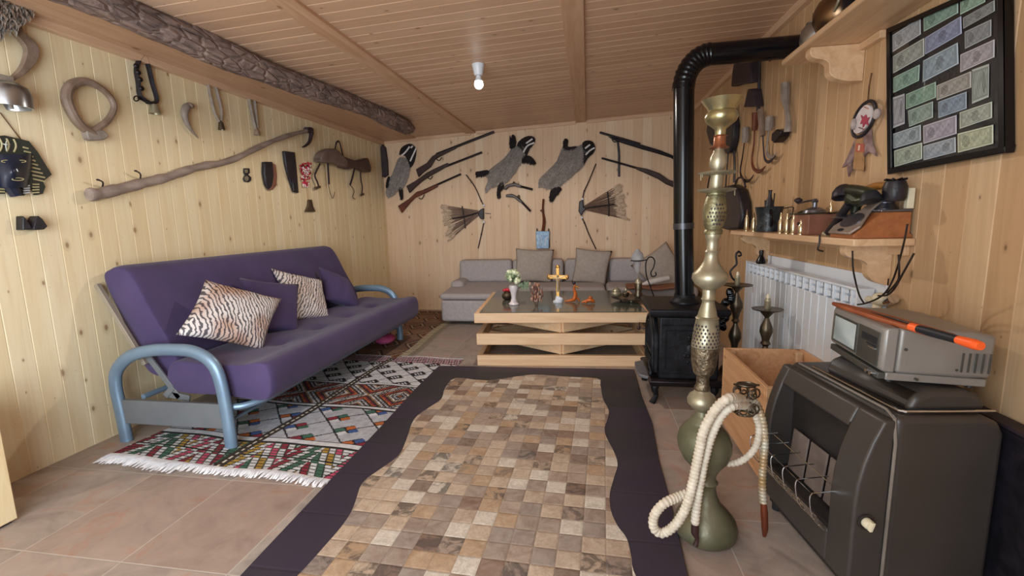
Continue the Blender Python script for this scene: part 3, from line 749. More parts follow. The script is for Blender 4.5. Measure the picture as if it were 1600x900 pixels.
mb = MB(); stube(mb, [p+Vector(v) for v in ((-.09, 0, .008), (-.04, 0, .015), (0, 0, .03), (.012, 0, .08), (.0, 0, .13), (.012, 0, .17))], [.006, .012, .022, .018, .012, .008], 5); stube(mb, [p+Vector(v) for v in ((.0, 0, .05), (.035, 0, .035), (.05, 0, .006))], [.012, .01, .008], 4); mb.build('body', 'orangefig', t)
mb = MB(); mb.ball(p+Vector((.0, 0, .185)), (.016, .014, .018)); mb.build('head', 'black', t)
mb = MB(); mb.tube([p+Vector((.01, 0, .15)), p+Vector((.045, 0, .14))], [.008, .012], 8); mb.build('arm', 'gold', t)
p = tabp(919, 474); mb = MB(); stube(mb, [p+Vector(v) for v in ((-.06, 0, .01), (-.02, 0, .022), (.02, 0, .03), (.045, 0, .022), (.05, 0, .006))], [.008, .014, .022, .018, .01], 5); mb.ball(p+Vector((.02, 0, .055)), (.022, .014, .014)); mb.ball(p+Vector((-.02, -.02, .012)), .011)
tag(mb.build('crab_figurine', 'orangefig'), 'little orange figurine lying low on the glass top, right of the kneeling figurine', 'figurine')
p = tabp(985, 470); t = thing('serving_tray', 'oval brass serving tray on small feet at the right of the table', 'tray', p)
mb = MB(); mb.M = Matrix.Translation(p); mb.lathe([(.001, .02), (.12, .02), (.16, .026), (.185, .036), (.18, .038), (.15, .03), (.001, .026)], n=32); o = mb.build('tray', 'brassd', t)
mb = MB(); mb.M = Matrix.Translation(p); [mb.ball((.1*cos(a), .1*sin(a), .011), .011, 8, 6) for a in (.5, 2.6, 4.7)]; mb.build('foot', 'brass', t, each=True)
q = p+Vector((-.13, .02, .037)); t = thing('sugar_pot', 'round lidded brass sugar pot on the left of the tray', 'pot', q)
MB().lathe([(.03, 0), (.046, .012), (.05, .03), (.04, .05), (.042, .056)], q).build('body', 'brass', t); MB().lathe([(.042, .057), (.034, .07), (.018, .084), (.008, .088), (.012, .096), (.004, .104)], q).build('lid', 'brass', t)
q = p+Vector((-.045, -.01, .037)); t = thing('coffee_cup', 'tiny dark brass cup in the middle of the tray', 'cup', q)
MB().lathe([(.018, 0), (.03, .015), (.033, .04), (.03, .045), (.026, .02)], q).build('cup', 'brassd', t); MB().ball(q+Vector((0, 0, .07)), (.016, .016, .022)).build('lid', 'brass', t); MB().tube([q+Vector((.02*0+.03+.014*cos(a), 0, .025+.014*sin(a))) for a in [i*pi/4 for i in range(8)]], .003, 6, True).build('handle', 'brassd', t)
q = p+Vector((.075, .03, .037)); t = thing('brass_shaker', 'tall brass shaker with domed lid on the tray', 'shaker', q)
MB().lathe([(.038, 0), (.04, .02), (.03, .04), (.034, .07), (.035, .12), (.032, .13)], q, 20).build('body', 'brassd', t); MB().lathe([(.034, .131), (.03, .15), (.016, .17), (.006, .178), (.009, .19), (.002, .2)], q).build('lid', 'brass', t)
p = tabp(1022, 468); t = thing('candle_lantern', 'black scrolled iron candle stand holding a frosted glass globe', 'lantern', p)
Yc = p.y; G = lambda x, y: B(x, y, 1, Yc)
mb = MB(); stube(mb, [G(*q) for q in ((1022, 464), (1016, 447), (1010, 430), (1009, 412), (1013, 403), (1019, 402), (1023, 408), (1021, 418), (1017, 426), (1019, 432), (1025, 430), (1024, 425))], .006, 6, 8)
mb.ball(G(1022, 465), (.018, .018, .014)); mb.build('scroll_stand', 'iron', t)
c = G(996, 407); mb = MB(); mb.tube([c+Vector((.058*cos(a), .058*sin(a), 0)) for a in [2*pi*i/24 for i in range(24)]], .005, 8, True); mb.tube([c+Vector((.058, 0, 0)), G(1010, 406)], .005, 8); mb.build('ring', 'iron', t)
fg = mat('frosted_glass', '#d4d6da', '#c6c8ce', 6, .25, 0, 0, None, (1, 1, 1), 2, Transmission_Weight=.6, IOR=1.3)
MB().lathe([(.012, -.12), (.024, -.10), (.028, -.06), (.034, -.01), (.052, .0), (.058, .03), (.05, .065), (.03, .085), (.018, .10), (.016, .11)], c).build('glass_globe', fg, t)
# ================================================================== LEFT WALL
def wt(name, label, cat, wall, px, off=0.0, group=None):
    return thing(name, label, cat, on(wall, off)(*px), group)
def wp(wall, off=0.0):
    g = on(wall, off); return lambda *pts: [g(*p) for p in pts]
def bell(mb, top, h, r, wall, col=None):
    mb.lathe([(r*.35, 0), (r*.62, -h*.10), (r*.75, -h*.4), (r, -h), (r*.86, -h), (r*.6, -h*.5)], top, 18, col=col)
def tufts(mb, poly, wall, off, n, L, dirp, cf, w=.006, lift=.02):
    """short fur blades inside a pixel outline on a wall; cf(px, py) colours them"""
    xs = [p[0] for p in poly]; ys = [p[1] for p in poly]; g = on(wall, off); N = NRM[wall]; k = 0
    def inside(x, y):
        c = False; j = len(poly)-1
        for i in range(len(poly)):
            a, b = poly[i], poly[j]
            if (a[1] > y) != (b[1] > y) and x < (b[0]-a[0])*(y-a[1])/(b[1]-a[1])+a[0]: c = not c
            j = i
        return c
    while k < n:
        x = random.uniform(min(xs), max(xs)); y = random.uniform(min(ys), max(ys))
        if not inside(x, y): continue
        k += 1; p = g(x, y); q = g(x+dirp[0]*.5, y+dirp[1]*.5); d = (q-p).normalized()
        d = (d+Vector([random.uniform(-.35, .35) for _ in range(3)])).normalized(); s = d.cross(N).normalized()*w*random.uniform(.6, 1.2)
        l = L*random.uniform(.6, 1.3)
        c = cf(x, y); f = random.uniform(.85, 1.12); c = tuple(min(1, v*f) for v in c)
        mb.add([p-s, p+s, p+d*l*.6+s*.6+N*lift*.8, p+d*l+N*lift*random.uniform(.1, .9), p+d*l*.6-s*.6+N*lift*.8], [(0, 1, 2, 3, 4)], c)
# neck collar with cowbell, top left, with a fleece above it
t = wt('cowbell_collar', 'bent wooden neck collar with a polished steel cowbell at the far left below the ceiling', 'collar', 'L', (10, 140))
mb = MB(); flat_on(mb, [(22, 32), (30, 50), (48, 66), (55, 82), (50, 98), (38, 112), (24, 122), (8, 130), (2, 126), (16, 118), (28, 104), (34, 88), (34, 74), (20, 56), (2, 38), (-20, 30)], 'L', .02, .03, 3); mb.build('collar', 'yoke', t, bevel=.006)
g = on('L', .07); c = g(8, 128); mb = MB(); mb.lathe([(.015, .0), (.05, -.004), (.078, -.022), (.088, -.055), (.086, -.12), (.078, -.12), (.066, -.05)], c, 24); bl_ = mb.build('bell', 'steel', t)
mb = MB(); mb.box(c.x-.012, c.x+.012, c.y-.03, c.y+.03, c.z-.006, c.z+.03); mb.build('hanger', 'horn', bl_)
mb = MB(); mb.tube([c+Vector((0, 0, -.05)), c+Vector((0, .01, -.125))], .008, 8); mb.build('clapper', 'horn', bl_)
random.seed(11); mb = MB(); pl_ = [(-40, -30), (30, -35), (55, -10), (52, 8), (40, 18), (30, 30), (12, 42), (-8, 50), (-40, 45)]
flat_on(mb, [(-30, -20), (30, -25), (44, -6), (38, 12), (20, 30), (-6, 38), (-30, 36)], 'L', .005, .06, 2, lin('#dcd4d0'))
tufts(mb, pl_, 'L', .07, 700, .06, (-.2, 1), lambda x, y: lin('#f0ebe6') if random.random() < .75 else lin('#c4bcb8'), .01, .03)
tag(mb.build('wool_fleece', 'fur'), 'shaggy grey white fleece hanging in the top left corner above the cowbell', 'fleece')
# round horn collar
t = wt('horn_collar', 'round bent wooden animal collar tied at the bottom between cowbell and black strap', 'collar', 'L', (140, 215))
mb = MB(); P = wp('L', .035)((148, 210), (126, 196), (110, 172), (104, 150), (112, 133), (132, 127), (155, 136), (172, 152), (178, 168), (170, 186), (156, 198), (143, 206)); stube(mb, P, [.022, .026, .028, .028, .026, .022, .019, .018, .018, .018, .018, .02], 5, 10); mb.build('ring', 'yoke', t)
mb = MB(); flat_on(mb, [(126, 199), (140, 205), (150, 203), (161, 212), (154, 219), (136, 220), (128, 216)], 'L', .01, .045, 2); mb.build('binding', 'horn', t, bevel=.006)
def strapbell(name, label, path, r, bt, bh, br, m='black', mb_extra=None, belm='brassd'):
    t = wt(name, label, 'collar', 'L', path[0]); mb = MB(); stube(mb, wp('L', .028)(*path), r, 5, 8, flat=((1, 0, 0), 1.6)); s_ = mb.build('strap', m, t)
    mb = MB(); bell(mb, on('L', .03)(*bt), bh, br, 'L'); mb.build('bell', belm, s_); return t
t = strapbell('bell_strap', 'black leather animal collar strap with buckles and a small bell near the ceiling', [(232, 160), (219, 150), (216, 130), (213, 108), (219, 91), (226, 88), (232, 105), (238, 130), (245, 155), (240, 161), (230, 160)], .011, (240, 162), .065, .036, 'black', None, 'brass')
mb = MB()
for x, y in ((213, 103), (216, 113), (219, 124), (221, 138)): mb.ball(on('L', .04)(x, y), (.014, .017, .016), 8, 6)
mb.tube([on('L', .04)(213+4*cos(a), 154+4*sin(a)) for a in [i*pi/5 for i in range(10)]], .004, 6, True); mb.tube([on('L', .03)(216, 153), on('L', .03)(232, 160)], .008, 6); mb.build('buckle', 'gunsteel', t, each=True)
t = wt('curved_horn', 'small curved grey animal horn on the left wall between two bell straps', 'horn', 'L', (295, 160))
mb = MB(); stube(mb, wp('L', .03)((297, 163), (291, 168), (288, 178), (292, 192), (300, 205), (310, 216)), [.016, .026, .024, .018, .011, .003], 6, 12); mb.build('horn', 'horn', t)
mb = MB(); mb.ball(on('L', .032)(297, 165), (.028, .03, .02), 12, 8); mb.build('root', 'yoke', t)
strapbell('bell_strap', 'narrow grey leather loop with a little bell hanging right of the curved horn', [(342, 190), (335, 176), (329, 152), (325, 130), (331, 126), (336, 133), (341, 152), (346, 174), (345, 189)], .008, (345, 190), .062, .026, 'horn', None, 'brassd')
strapbell('bell_strap', 'narrow grey leather loop with bell touching the ceiling trim above the long walking stick', [(399, 202), (394, 180), (389, 155), (391, 146), (396, 150), (399, 172), (402, 200)], .009, (401, 202), .05, .026, 'horn', None, 'yoke')
t = wt('walking_stick', 'long crooked grey wooden branch staff hanging slanted across the left wall', 'staff', 'L', (300, 260))
mb = MB(); random.seed(3); path = [(139, 304), (155, 303), (180, 297), (205, 291), (235, 283), (262, 277), (290, 267), (318, 259), (345, 255), (372, 246), (398, 233), (430, 219), (460, 209), (483, 204)]
P = smooth_path(wp('L', .045)(*path), 5); rr = [(.036-.018*i/len(P))*(1+.10*sin(i*.9)+.06*random.uniform(-1, 1)) for i in range(len(P))]; mb.tube(P, rr, 12); mb.build('shaft', 'driftwood', t)
mb = MB(); P = wp('L', .045)((478, 203), (486, 205), (486, 212), (483, 222), (477, 228), (472, 230)); stube(mb, P, [.03, .026, .02, .016, .012, .005], 5, 10); mb.ball(on('L', .045)(485, 202), (.03, .04, .022), 10, 6); mb.build('horn_handle', 'dark', t)
for i, (a, b, lab) in enumerate((((160, 293), (153, 281), 'bent iron nail sticking out above the left end of the long staff'), ((219, 281), (212, 267), 'bent iron nail sticking out above the staff between horn collar and curved horn'))):
    mb = MB(); g = on('L', 0); p = g(*a); q = on('L', .05)(*b); stube(mb, [p, (p+q)/2+Vector((.02, 0, .008)), q], .0045, 4, 8); mb.ball(q, (.006, .012, .006), 8, 6)
    tag(mb.build('iron_nail', 'dark'), lab, 'nail')
# mask
t = wt('pharaoh_mask', 'dark carved ancient Egyptian style mask with striped gold and black headdress at left edge', 'mask', 'L', (30, 300))
GD, BK = lin('#b5aa80'), lin('#191c26'); BL = lin('#1d2436')
mb = MB(); g = on('L', .0); out = [(-40, 222), (-30, 214), (0, 212), (38, 221), (52, 238), (74, 273), (60, 284), (64, 292), (60, 303), (52, 305), (47, 290), (30, 306), (16, 306), (8, 286), (0, 303), (-20, 303), (-40, 290)]
mb.prism([g(*p) for p in out], (.03, 0, 0), lin('#23281f'))
for i in range(9):
    y0 = 228+i*6.2; x0 = 36+i*1.6+(3 if i > 1 else 0); x1 = 44+i*3.7; 
    if x0 < x1: mb.tube([on('L', .032)(x0, y0+2), on('L', .032)(min(x1, 72), y0+4+i*.3)], .0045, 6, col=GD)
for a in range(6): mb.tube([on('L', .032)(-34+a*11+4*sin(b/6*3), 216+b*3.4+(a-3)**2*.3) for b in range(7)], .004, 6, col=GD)
for i in range(4):
    mb.tube([on('L', .032)(51, 288+i*4.4), on('L', .032)(61, 288+i*4.2)], .004, 6, col=GD); mb.tube([on('L', .032)(-4, 286+i*4.4), on('L', .032)(7, 287+i*4.2)], .0045, 6, col=GD); mb.tube([on('L', .034)(37, 291+i*3.6), on('L', .034)(46, 290+i*3.6)], .004, 6, col=lin('#c8ccd0'))
mb.tube([on('L', .04)(2, 224), on('L', .045)(9, 226), on('L', .04)(16, 226)], [.0015, .004, .0015], 6, col=lin('#c8ccc0')); mb.tube([on('L', .04)(10, 220), on('L', .045)(9, 226), on('L', .04)(10, 236)], [.0015, .003, .0015], 6, col=lin('#c8ccc0'))
mb.build('headdress', 'vc', t)
mb = MB()
def facep(u, v):
    a = -1+2*u; x = 21+30*a*(1-.32*max(0, v-.35)**1.3*1.4); y = 241+52*v; d = .03+.075*math.sqrt(max(0, 1-a*a))*(.75+.25*sin(pi*v))+.02*math.exp(-((a*3.2)**2))*math.exp(-((v-.52)*5)**2)
    return on('L', d)(x, y)
mb.grid(facep, 24, 20, col=BL); mb.tube(wp('L', .04)((16, 290), (25, 306)), [.03, .024], 8, col=BL)
for ex in (9, 34): stube(mb, [on('L', .092)(ex+6.5*cos(a), 252+1.7*sin(a)) for a in [i*2*pi/12 for i in range(12)]], .0018, 2, 6, True, col=GD)
stube(mb, [on('L', .105)(30+9*cos(a)-2, 280+2*sin(a)) for a in [i*2*pi/12 for i in range(12)]], .002, 2, 6, True, col=GD)
mb.tube([on('L', .12)(26, 264), on('L', .125)(28, 268)], .002, 6, col=lin('#d0d4d8')); mb.build('face', 'vcgloss', t)  # pale stroke on the nose is a highlight put in as colour
mb = MB(); mb.tube(wp('L', .006)((0, 176), (37, 224)), .0025, 6); mb.build('hanging_cord', 'rope', t)
mb = MB(); g = on('L', .0)
flat_on(mb, [(24, 337), (30, 343), (40, 358), (24, 360)], 'L', .0, .05); flat_on(mb, [(38, 357), (41, 345), (46, 337), (53, 343), (61, 354), (55, 359), (40, 360)], 'L', .0, .06)
tag(mb.build('horn_tips', 'black', bevel=.008, seg=3), 'pair of small black pointed horn tips under the mask', 'horn')
t = wt('bottle_opener', 'small black ringed bottle opener with round pale medallion on the left wall', 'opener', 'L', (385, 285))
mb = MB(); flat_on(mb, [(380, 263), (388, 263), (389, 270), (386, 273), (391, 277), (391, 282), (387, 285), (381, 284), (379, 279), (382, 273), (380, 270)], 'L', .004, .012); mb.build('body', 'black', t, bevel=.002)
mb = MB(); flat_on(mb, [(382, 265), (387, 265), (387, 270), (383, 270)], 'L', .0165, .001, col=None); flat_on(mb, [(385+3.2*cos(a), 279+4*sin(a)) for a in [i*pi/6 for i in range(12)]], 'L', .0165, .002); mb.build('medallion', 'brass', t)
t = wt('wooden_clog_panel', 'glossy dark carved sheath panel with brown edge beside the bottle opener', 'sheath', 'L', (418, 298))
mb = MB(); flat_on(mb, [(408, 253), (421, 253), (423, 275), (420, 292), (416, 296), (411, 288), (408, 270)], 'L', .004, .035, 0); mb.build('front', 'vcgloss' if 0 else 'black', t, bevel=.008, seg=3)
mb = MB(); flat_on(mb, [(420, 254), (427, 258), (429, 275), (428, 290), (422, 297), (416, 297), (421, 290)], 'L', .002, .03, 0); mb.build('edge', 'mill', t, bevel=.006)
t = wt('leather_sheath', 'long glossy black tapering leather sheath beside the red and white bead ornament', 'sheath', 'L', (455, 302))
mb = MB(); flat_on(mb, [(440, 236), (457, 238), (460, 265), (463, 302), (456, 300), (449, 280), (443, 258)], 'L', .004, .03); mb.build('sheath', 'black', t, bevel=.008, seg=3)
mb = MB(); stube(mb, wp('L', .04)((447, 262), (451, 275), (457, 284), (459, 298)), .006, 4, 8); mb.build('welt', 'black', t)
t = wt('bead_ornament', 'red and white beaded hanging ornament with a small dark pendant below', 'ornament', 'L', (478, 300))
mb = MB(); random.seed(5)
for i in range(130):
    a = random.uniform(0, 1); x = 478+random.uniform(-9, 9)*(1-.45*a); y = 254+a*38
    mb.ball(on('L', .02)(x, y), random.uniform(.008, .013), 6, 4, random.choice([lin('#b01a34'), lin('#e8d8dc'), lin('#c83050'), lin('#5a1020'), lin('#e0c0a8')]))
mb.tube(wp('L', .012)((479, 292), (482, 314)), .0025, 6, col=lin('#b08860')); mb.build('beads', 'vcgloss', t)
mb = MB(); flat_on(mb, [(480, 312), (485, 312), (487, 322), (491, 331), (475, 331), (479, 322)], 'L', .004, .02); mb.build('pendant', 'brassd', t, bevel=.004)
# saddle bag / harness
t = wt('pack_harness', 'brown leather pack harness of two pouches with dangling straps near the back corner', 'harness', 'L', (530, 300))
mb = MB(); flat_on(mb, [(489, 250), (492, 240), (500, 234), (513, 233), (524, 243), (532, 252), (530, 262), (521, 258), (505, 255), (492, 254)], 'L', .01, .10, 2); mb.build('pouch', mat('taupe_leather', '#7a675e', '#6a574e', 12, .6, 0, .2), t, bevel=.02, seg=3)
mb = MB(); flat_on(mb, [(524, 243), (536, 248), (548, 252), (566, 247), (571, 262), (570, 270), (561, 269), (551, 262), (536, 265), (525, 262)], 'L', .01, .09, 1); mb.build('pouch', mat('brown_leather', '#5a443c', '#4c3832', 12, .6, 0, .2), t, bevel=.02, seg=3)
for pth, r in (([(522, 244), (525, 225), (528, 221), (531, 224), (536, 245)], .012), ([(500, 256), (494, 268), (492, 275), (496, 285), (498, 292)], .013), ([(512, 255), (513, 272), (514, 288)], .016), ([(554, 262), (551, 276), (547, 289)], .015), ([(563, 268), (564, 282), (566, 292), (565, 305)], .013)):
    mb = MB(); stube(mb, wp('L', .05)(*pth), r, 4, 8, flat=((1, 0, 0), .5)); mb.build('strap', 'dark', t)
mb = MB(); stube(mb, wp('L', .04)((513, 288), (516, 302), (520, 310), (523, 300)), .004, 4, 6); stube(mb, wp('L', .04)((547, 289), (553, 298), (551, 308), (555, 311)), .006, 4, 6); mb.obox(on('L', .04)(496, 293), (.012, 0, 0), (0, .045, .01), (0, 0, .012)); mb.obox(on('L', .04)(566, 304), (.012, 0, 0), (0, .035, .01), (0, 0, .012)); mb.build('buckle', 'brassd', t, each=True)
# ================================================================== BACK WALL
t = wt('knife_scabbard', 'long dark leather scabbard hanging in the back left corner of the room', 'scabbard', 'B', (600, 250))
mb = MB(); flat_on(mb, [(595, 232), (600, 227), (604, 231), (607, 252), (608, 274), (602, 278), (597, 275), (594, 255)], 'B', .01, .05); mb.build('scabbard', 'dark', t, bevel=.012, seg=2); mb = MB(); mb.tube(wp('B', .03)((598, 219), (598, 229)), .018, 8); mb.build('hilt', 'dark', t)
FG, FD, FW, FL = lin('#a0958e'), lin('#2a2324'), lin('#f0ecec'), lin('#b8aea8')
def pelt(label, body, dark, white, head, dirp, n=1500, extra=None):
    """badger skin: grey body outline, dark limbs and pale face stripes"""
    cx = sum(p[0] for p in body)/len(body); cy = sum(p[1] for p in body)/len(body)
    t = wt('badger_pelt', label, 'pelt', 'B', (cx, cy), 0, 'badger skins on the back wall')
    mb = MB(); flat_on(mb, body, 'B', .004, .03, 2, FG)
    def cf(x, y):
        d = abs((x-cx)*dirp[1]-(y-cy)*dirp[0])
        return lin('#8a807a') if (d < 4 and random.random() < .4) else (FL if random.random() < .25 else FG)
    tufts(mb, body, 'B', .03, int(n*1.6), .03, (-dirp[0], -dirp[1]), cf, .007, .010); mb.build('body_fur', 'fur', t, angle=180)
    for d in dark:
        mb = MB(); flat_on(mb, d, 'B', .006, .034, 2, FD); tufts(mb, d, 'B', .035, 120, .03, (-dirp[0], -dirp[1]), lambda x, y: FD, .006, .014); mb.build('head' if d is dark[0] else 'paw', 'fur', t, angle=180)
    for w in white:
        mb = MB(); stube(mb, wp('B', .05)(*w), .011, 4, 8, col=FW); mb.build('face_stripe', 'fur', t)
    return t
random.seed(21)
pelt('badger pelt hanging nearest the back left corner, left of the three rifles', [(626, 246), (640, 250), (641, 262), (637, 280), (631, 292), (622, 297), (614, 305), (607, 308), (604, 300), (608, 285), (615, 270), (620, 256)],
     [[(625, 242), (628, 232), (637, 226), (645, 226), (651, 235), (648, 252), (642, 262), (638, 250), (630, 240)], [(624, 296), (629, 294), (630, 310), (627, 311)], [(606, 280), (609, 276), (607, 292), (604, 292)]], [[(628, 243), (635, 236), (640, 229)], [(641, 252), (645, 243), (650, 232)], [(642, 231), (645, 228)]], None, (.35, -1), 1300)
pelt('badger pelt with spread paws hanging right of the rifles, above the two pistols', [(800, 232), (812, 226), (822, 222), (822, 240), (814, 255), (806, 268), (795, 282), (788, 287), (778, 290), (768, 292), (760, 300), (759, 293), (764, 280), (759, 272), (775, 258), (790, 246)],
     [[(808, 228), (815, 218), (826, 213), (835, 215), (836, 222), (828, 232), (822, 246), (820, 236)], [(797, 212), (799, 217), (801, 211), (804, 212), (806, 216), (806, 230), (797, 231)], [(818, 244), (828, 244), (834, 249), (838, 256), (833, 257), (826, 254), (816, 254)], [(744, 269), (750, 268), (762, 266), (766, 271), (756, 275), (745, 276)], [(779, 290), (786, 284), (788, 292), (782, 300), (783, 309), (778, 309), (777, 300)]],
     [[(818, 238), (824, 228), (835, 223)], [(822, 224), (832, 217)]], None, (.6, -1), 1500)
pelt('badger pelt hanging between the two pistols and the two rifles on the right', [(880, 228), (890, 230), (905, 228), (915, 224), (918, 240), (913, 258), (900, 270), (888, 280), (874, 292), (864, 297), (850, 292), (842, 292), (843, 280), (855, 268), (870, 252)],
     [[(910, 224), (918, 220), (926, 222), (930, 230), (928, 238), (918, 248), (912, 258), (912, 240)], [(881, 232), (881, 220), (884, 217), (888, 220), (887, 230), (898, 229), (902, 231), (888, 234)], [(862, 296), (872, 292), (878, 296), (868, 308), (864, 315), (859, 313), (859, 304)]], [[(914, 232), (922, 226)], [(915, 242), (922, 235), (929, 231)]], None, (.7, -1), 1500)
def rifle(name, label, stock, barrel, r, m='walnut', guard=None, group='long guns on the back wall', cat='rifle'):
    t = wt(name, label, cat, 'B', stock[0], 0, group)
    mb = MB(); flat_on(mb, stock, 'B', .02, .04); st_ = mb.build('stock', m, t, bevel=.008, seg=2)
    mb = MB(); mb.tube(wp('B', .045)(*barrel), r*1.35, 10); mb.build('barrel', 'gunsteel', t)
    if guard: mb = MB(); stube(mb, wp('B', .04)(*guard), .006, 4, 6); mb.build('trigger_guard', 'gunsteel', st_)
    return t
rifle('hunting_rifle', 'longest dark rifle, topmost of the three slanting guns left of the badger', [(651, 265), (668, 255), (676, 245), (684, 240), (700, 234), (712, 229), (714, 232), (702, 238), (688, 245), (681, 249), (674, 261), (662, 270), (655, 277)], [(682, 241), (772, 206)], .013, 'walnut', [(681, 248), (686, 251), (690, 246)])
rifle('hunting_rifle', 'dark rifle in the middle of the three slanting guns', [(636, 291), (650, 283), (664, 273), (668, 270), (684, 262), (700, 255), (704, 258), (688, 267), (672, 276), (660, 284), (650, 293), (641, 302)], [(668, 271), (753, 238)], .011, 'walnut', [(667, 276), (672, 280), (676, 275)])
rifle('hunting_rifle', 'reddish brown wooden rifle, lowest of the three slanting guns', [(623, 322), (640, 311), (652, 300), (666, 296), (684, 288), (685, 292), (668, 301), (657, 306), (650, 309), (642, 317), (629, 333)], [(655, 301), (720, 272)], .010, 'walnutr', [(654, 309), (659, 311), (663, 304)])
rifle('shotgun', 'upper black shotgun slanting behind the flue pipe with a dangling strap', [(950, 214), (985, 222), (1010, 229), (1030, 235), (1050, 243), (1062, 250), (1062, 256), (1048, 247), (1026, 240), (1004, 234), (975, 225), (958, 219)], [(937, 207), (1000, 225)], .011, 'gunsteel', [(956, 218), (960, 222), (966, 220)])
mb = MB(); stube(mb, wp('B', .03)((965, 220), (967, 240), (967, 256), (967, 276)), .014, 4, 8, flat=((0, 1, 0), .3)); tag(mb.build('gun_sling', 'black'), 'black leather sling hanging straight down across the two right hand guns', 'strap')
rifle('shotgun', 'lower dark shotgun slanting behind the flue pipe', [(992, 261), (1010, 264), (1030, 271), (1044, 281), (1058, 285), (1060, 297), (1052, 293), (1040, 288), (1028, 280), (1008, 271), (994, 265)], [(940, 247), (1000, 264)], .010, 'walnut', [(1028, 278), (1031, 281), (1036, 281)])
rifle('antique_pistol', 'upper antique flintlock pistol under the second badger pelt', [(788, 296), (790, 290), (798, 287), (806, 286), (815, 290), (815, 294), (804, 291), (796, 292), (791, 297)], [(805, 289), (832, 296)], .011, 'walnut', [(801, 287), (803, 284), (805, 288)], 'antique pistols', 'pistol')
rifle('antique_pistol', 'lower antique flintlock pistol pointing down to the right', [(791, 304), (800, 303), (807, 306), (816, 314), (818, 318), (812, 316), (804, 309), (796, 308), (791, 308)], [(808, 308), (829, 330)], .011, 'walnut', [(808, 308), (811, 305), (812, 310)], 'antique pistols', 'pistol')
def bowset(label, hub, fan, tips, bowpts, far, cross, cen):
    t = wt('bow_and_quiver', label, 'quiver', 'B', hub, 0, 'bow and arrow fans'); random.seed(int(hub[0])); g = on('B', .03); H_ = g(*hub)
    n = 26; mb = MB(); ends = []
    for i in range(n):
        f = i/(n-1); a = Vector((*fan[0], 0)).lerp(Vector((*fan[1], 0)), f); a.x += random.uniform(-4, 4); e = on('B', .03+.012*sin(i*2.2))(a.x, a.y); ends.append(e)
        mb.tube([H_+Vector((0, 0, .04*(.5-f))), e], .005, 5)
    mb.build('reed_shafts', mat('reed', '#7c6254', '#6a5044', 20, .7), t)
    mb = MB()
    for e in ends:
        d = (e-H_).normalized(); mb.tube([e-d*.09, e-d*.05, e], [.004, .018, .014], 6); mb.tube([e, e+d*.02], [.011, .016], 6)
    mb.build('feather_ends', mat('pale_feathers', '#d0bba4', '#b09880', 40, .8), t)
    mb = MB(); stube(mb, wp('B', .05)(*cross), .008, 3, 8); stube(mb, wp('B', .055)(*cen), .009, 3, 8); mb.build('binding_rod', 'black', t, each=True)
    mb = MB(); flat_on(mb, far, 'B', .01, .06, 0); mb.build('leather_cap', 'black', t, bevel=.01, seg=2)
    mb = MB()
    for bp in bowpts: stube(mb, wp('B', .035)(*bp), .0075, 4, 8); q = on('B', .035)(*bp[len(bp)//2]); mb.ball(q, .012, 8, 6)
    mb.build('bow_limb', 'dark', t, each=True)
    mb = MB()
    for bp in bowpts: mb.ball(on('B', .04)(*bp[-1]), (.018, .015, .018), 8, 6)
    mb.build('bow_tie', 'white', t, each=True)
bowset('fan of reed arrows with bow pointing left, below the three rifles', (750, 332), ((693, 321), (703, 375)), None, [[(728, 273), (742, 292), (752, 314), (756, 321)], [(747, 388), (752, 366), (756, 347)]], [(751, 328), (757, 325), (757, 343), (752, 342), (748, 335)], [(722, 322), (725, 340), (727, 357)], [(747, 332), (727, 338), (707, 342)])
bowset('fan of reed arrows with bow pointing right, below the two shotguns', (912, 325), ((966, 289), (977, 343)), None, [[(931, 256), (920, 283), (913, 298), (910, 311)], [(931, 389), (920, 366), (913, 348), (909, 340)]], [(905, 315), (911, 312), (912, 324), (917, 325), (911, 332), (908, 338), (904, 330)], [(949, 300), (951, 318), (951, 338)], [(917, 325), (938, 322), (960, 319)])
mb = MB(); mb.tube(wp('B', .02)((758, 333), (767, 334)), .004, 6); tag(mb.build('iron_nail', 'dark'), 'thin iron nail right of the left bow hub on the back wall', 'nail')
t = wt('painted_quiver', 'blue grey painted rectangular box holder with dark sticks rising out, above the couch', 'holder', 'B', (848, 385))
mb = MB(); flat_on(mb, [(838, 361), (859, 361), (858, 388), (839, 388)], 'B', .01, .07); mb.build('box', mat('blue_painted_tin', '#54708c', '#8aa0b4', 25, .4, .2), t, bevel=.004)
mb = MB(); stube(mb, wp('B', .05)((849, 311), (848, 328), (850, 345), (848, 362)), [.014, .012, .02, .022], 4, 8); mb.ball(on('B', .05)(847, 329), (.03, .015, .015), 8, 6); mb.build('wooden_stick', 'walnutr', t)
mb = MB(); [mb.tube(wp('B', .05)(a, b), .008, 6) for a, b in (((839, 357), (839, 386)), ((857, 357), (858, 386)))]; mb.build('side_rod', 'dark', t, each=True)
mb = MB(); stube(mb, wp('B', .084)((844, 384), (846, 375), (844, 368)), .006, 3, 6); stube(mb, wp('B', .084)((852, 384), (853, 374), (856, 370)), .006, 3, 6); mb.build('painted_motif', 'white', t)
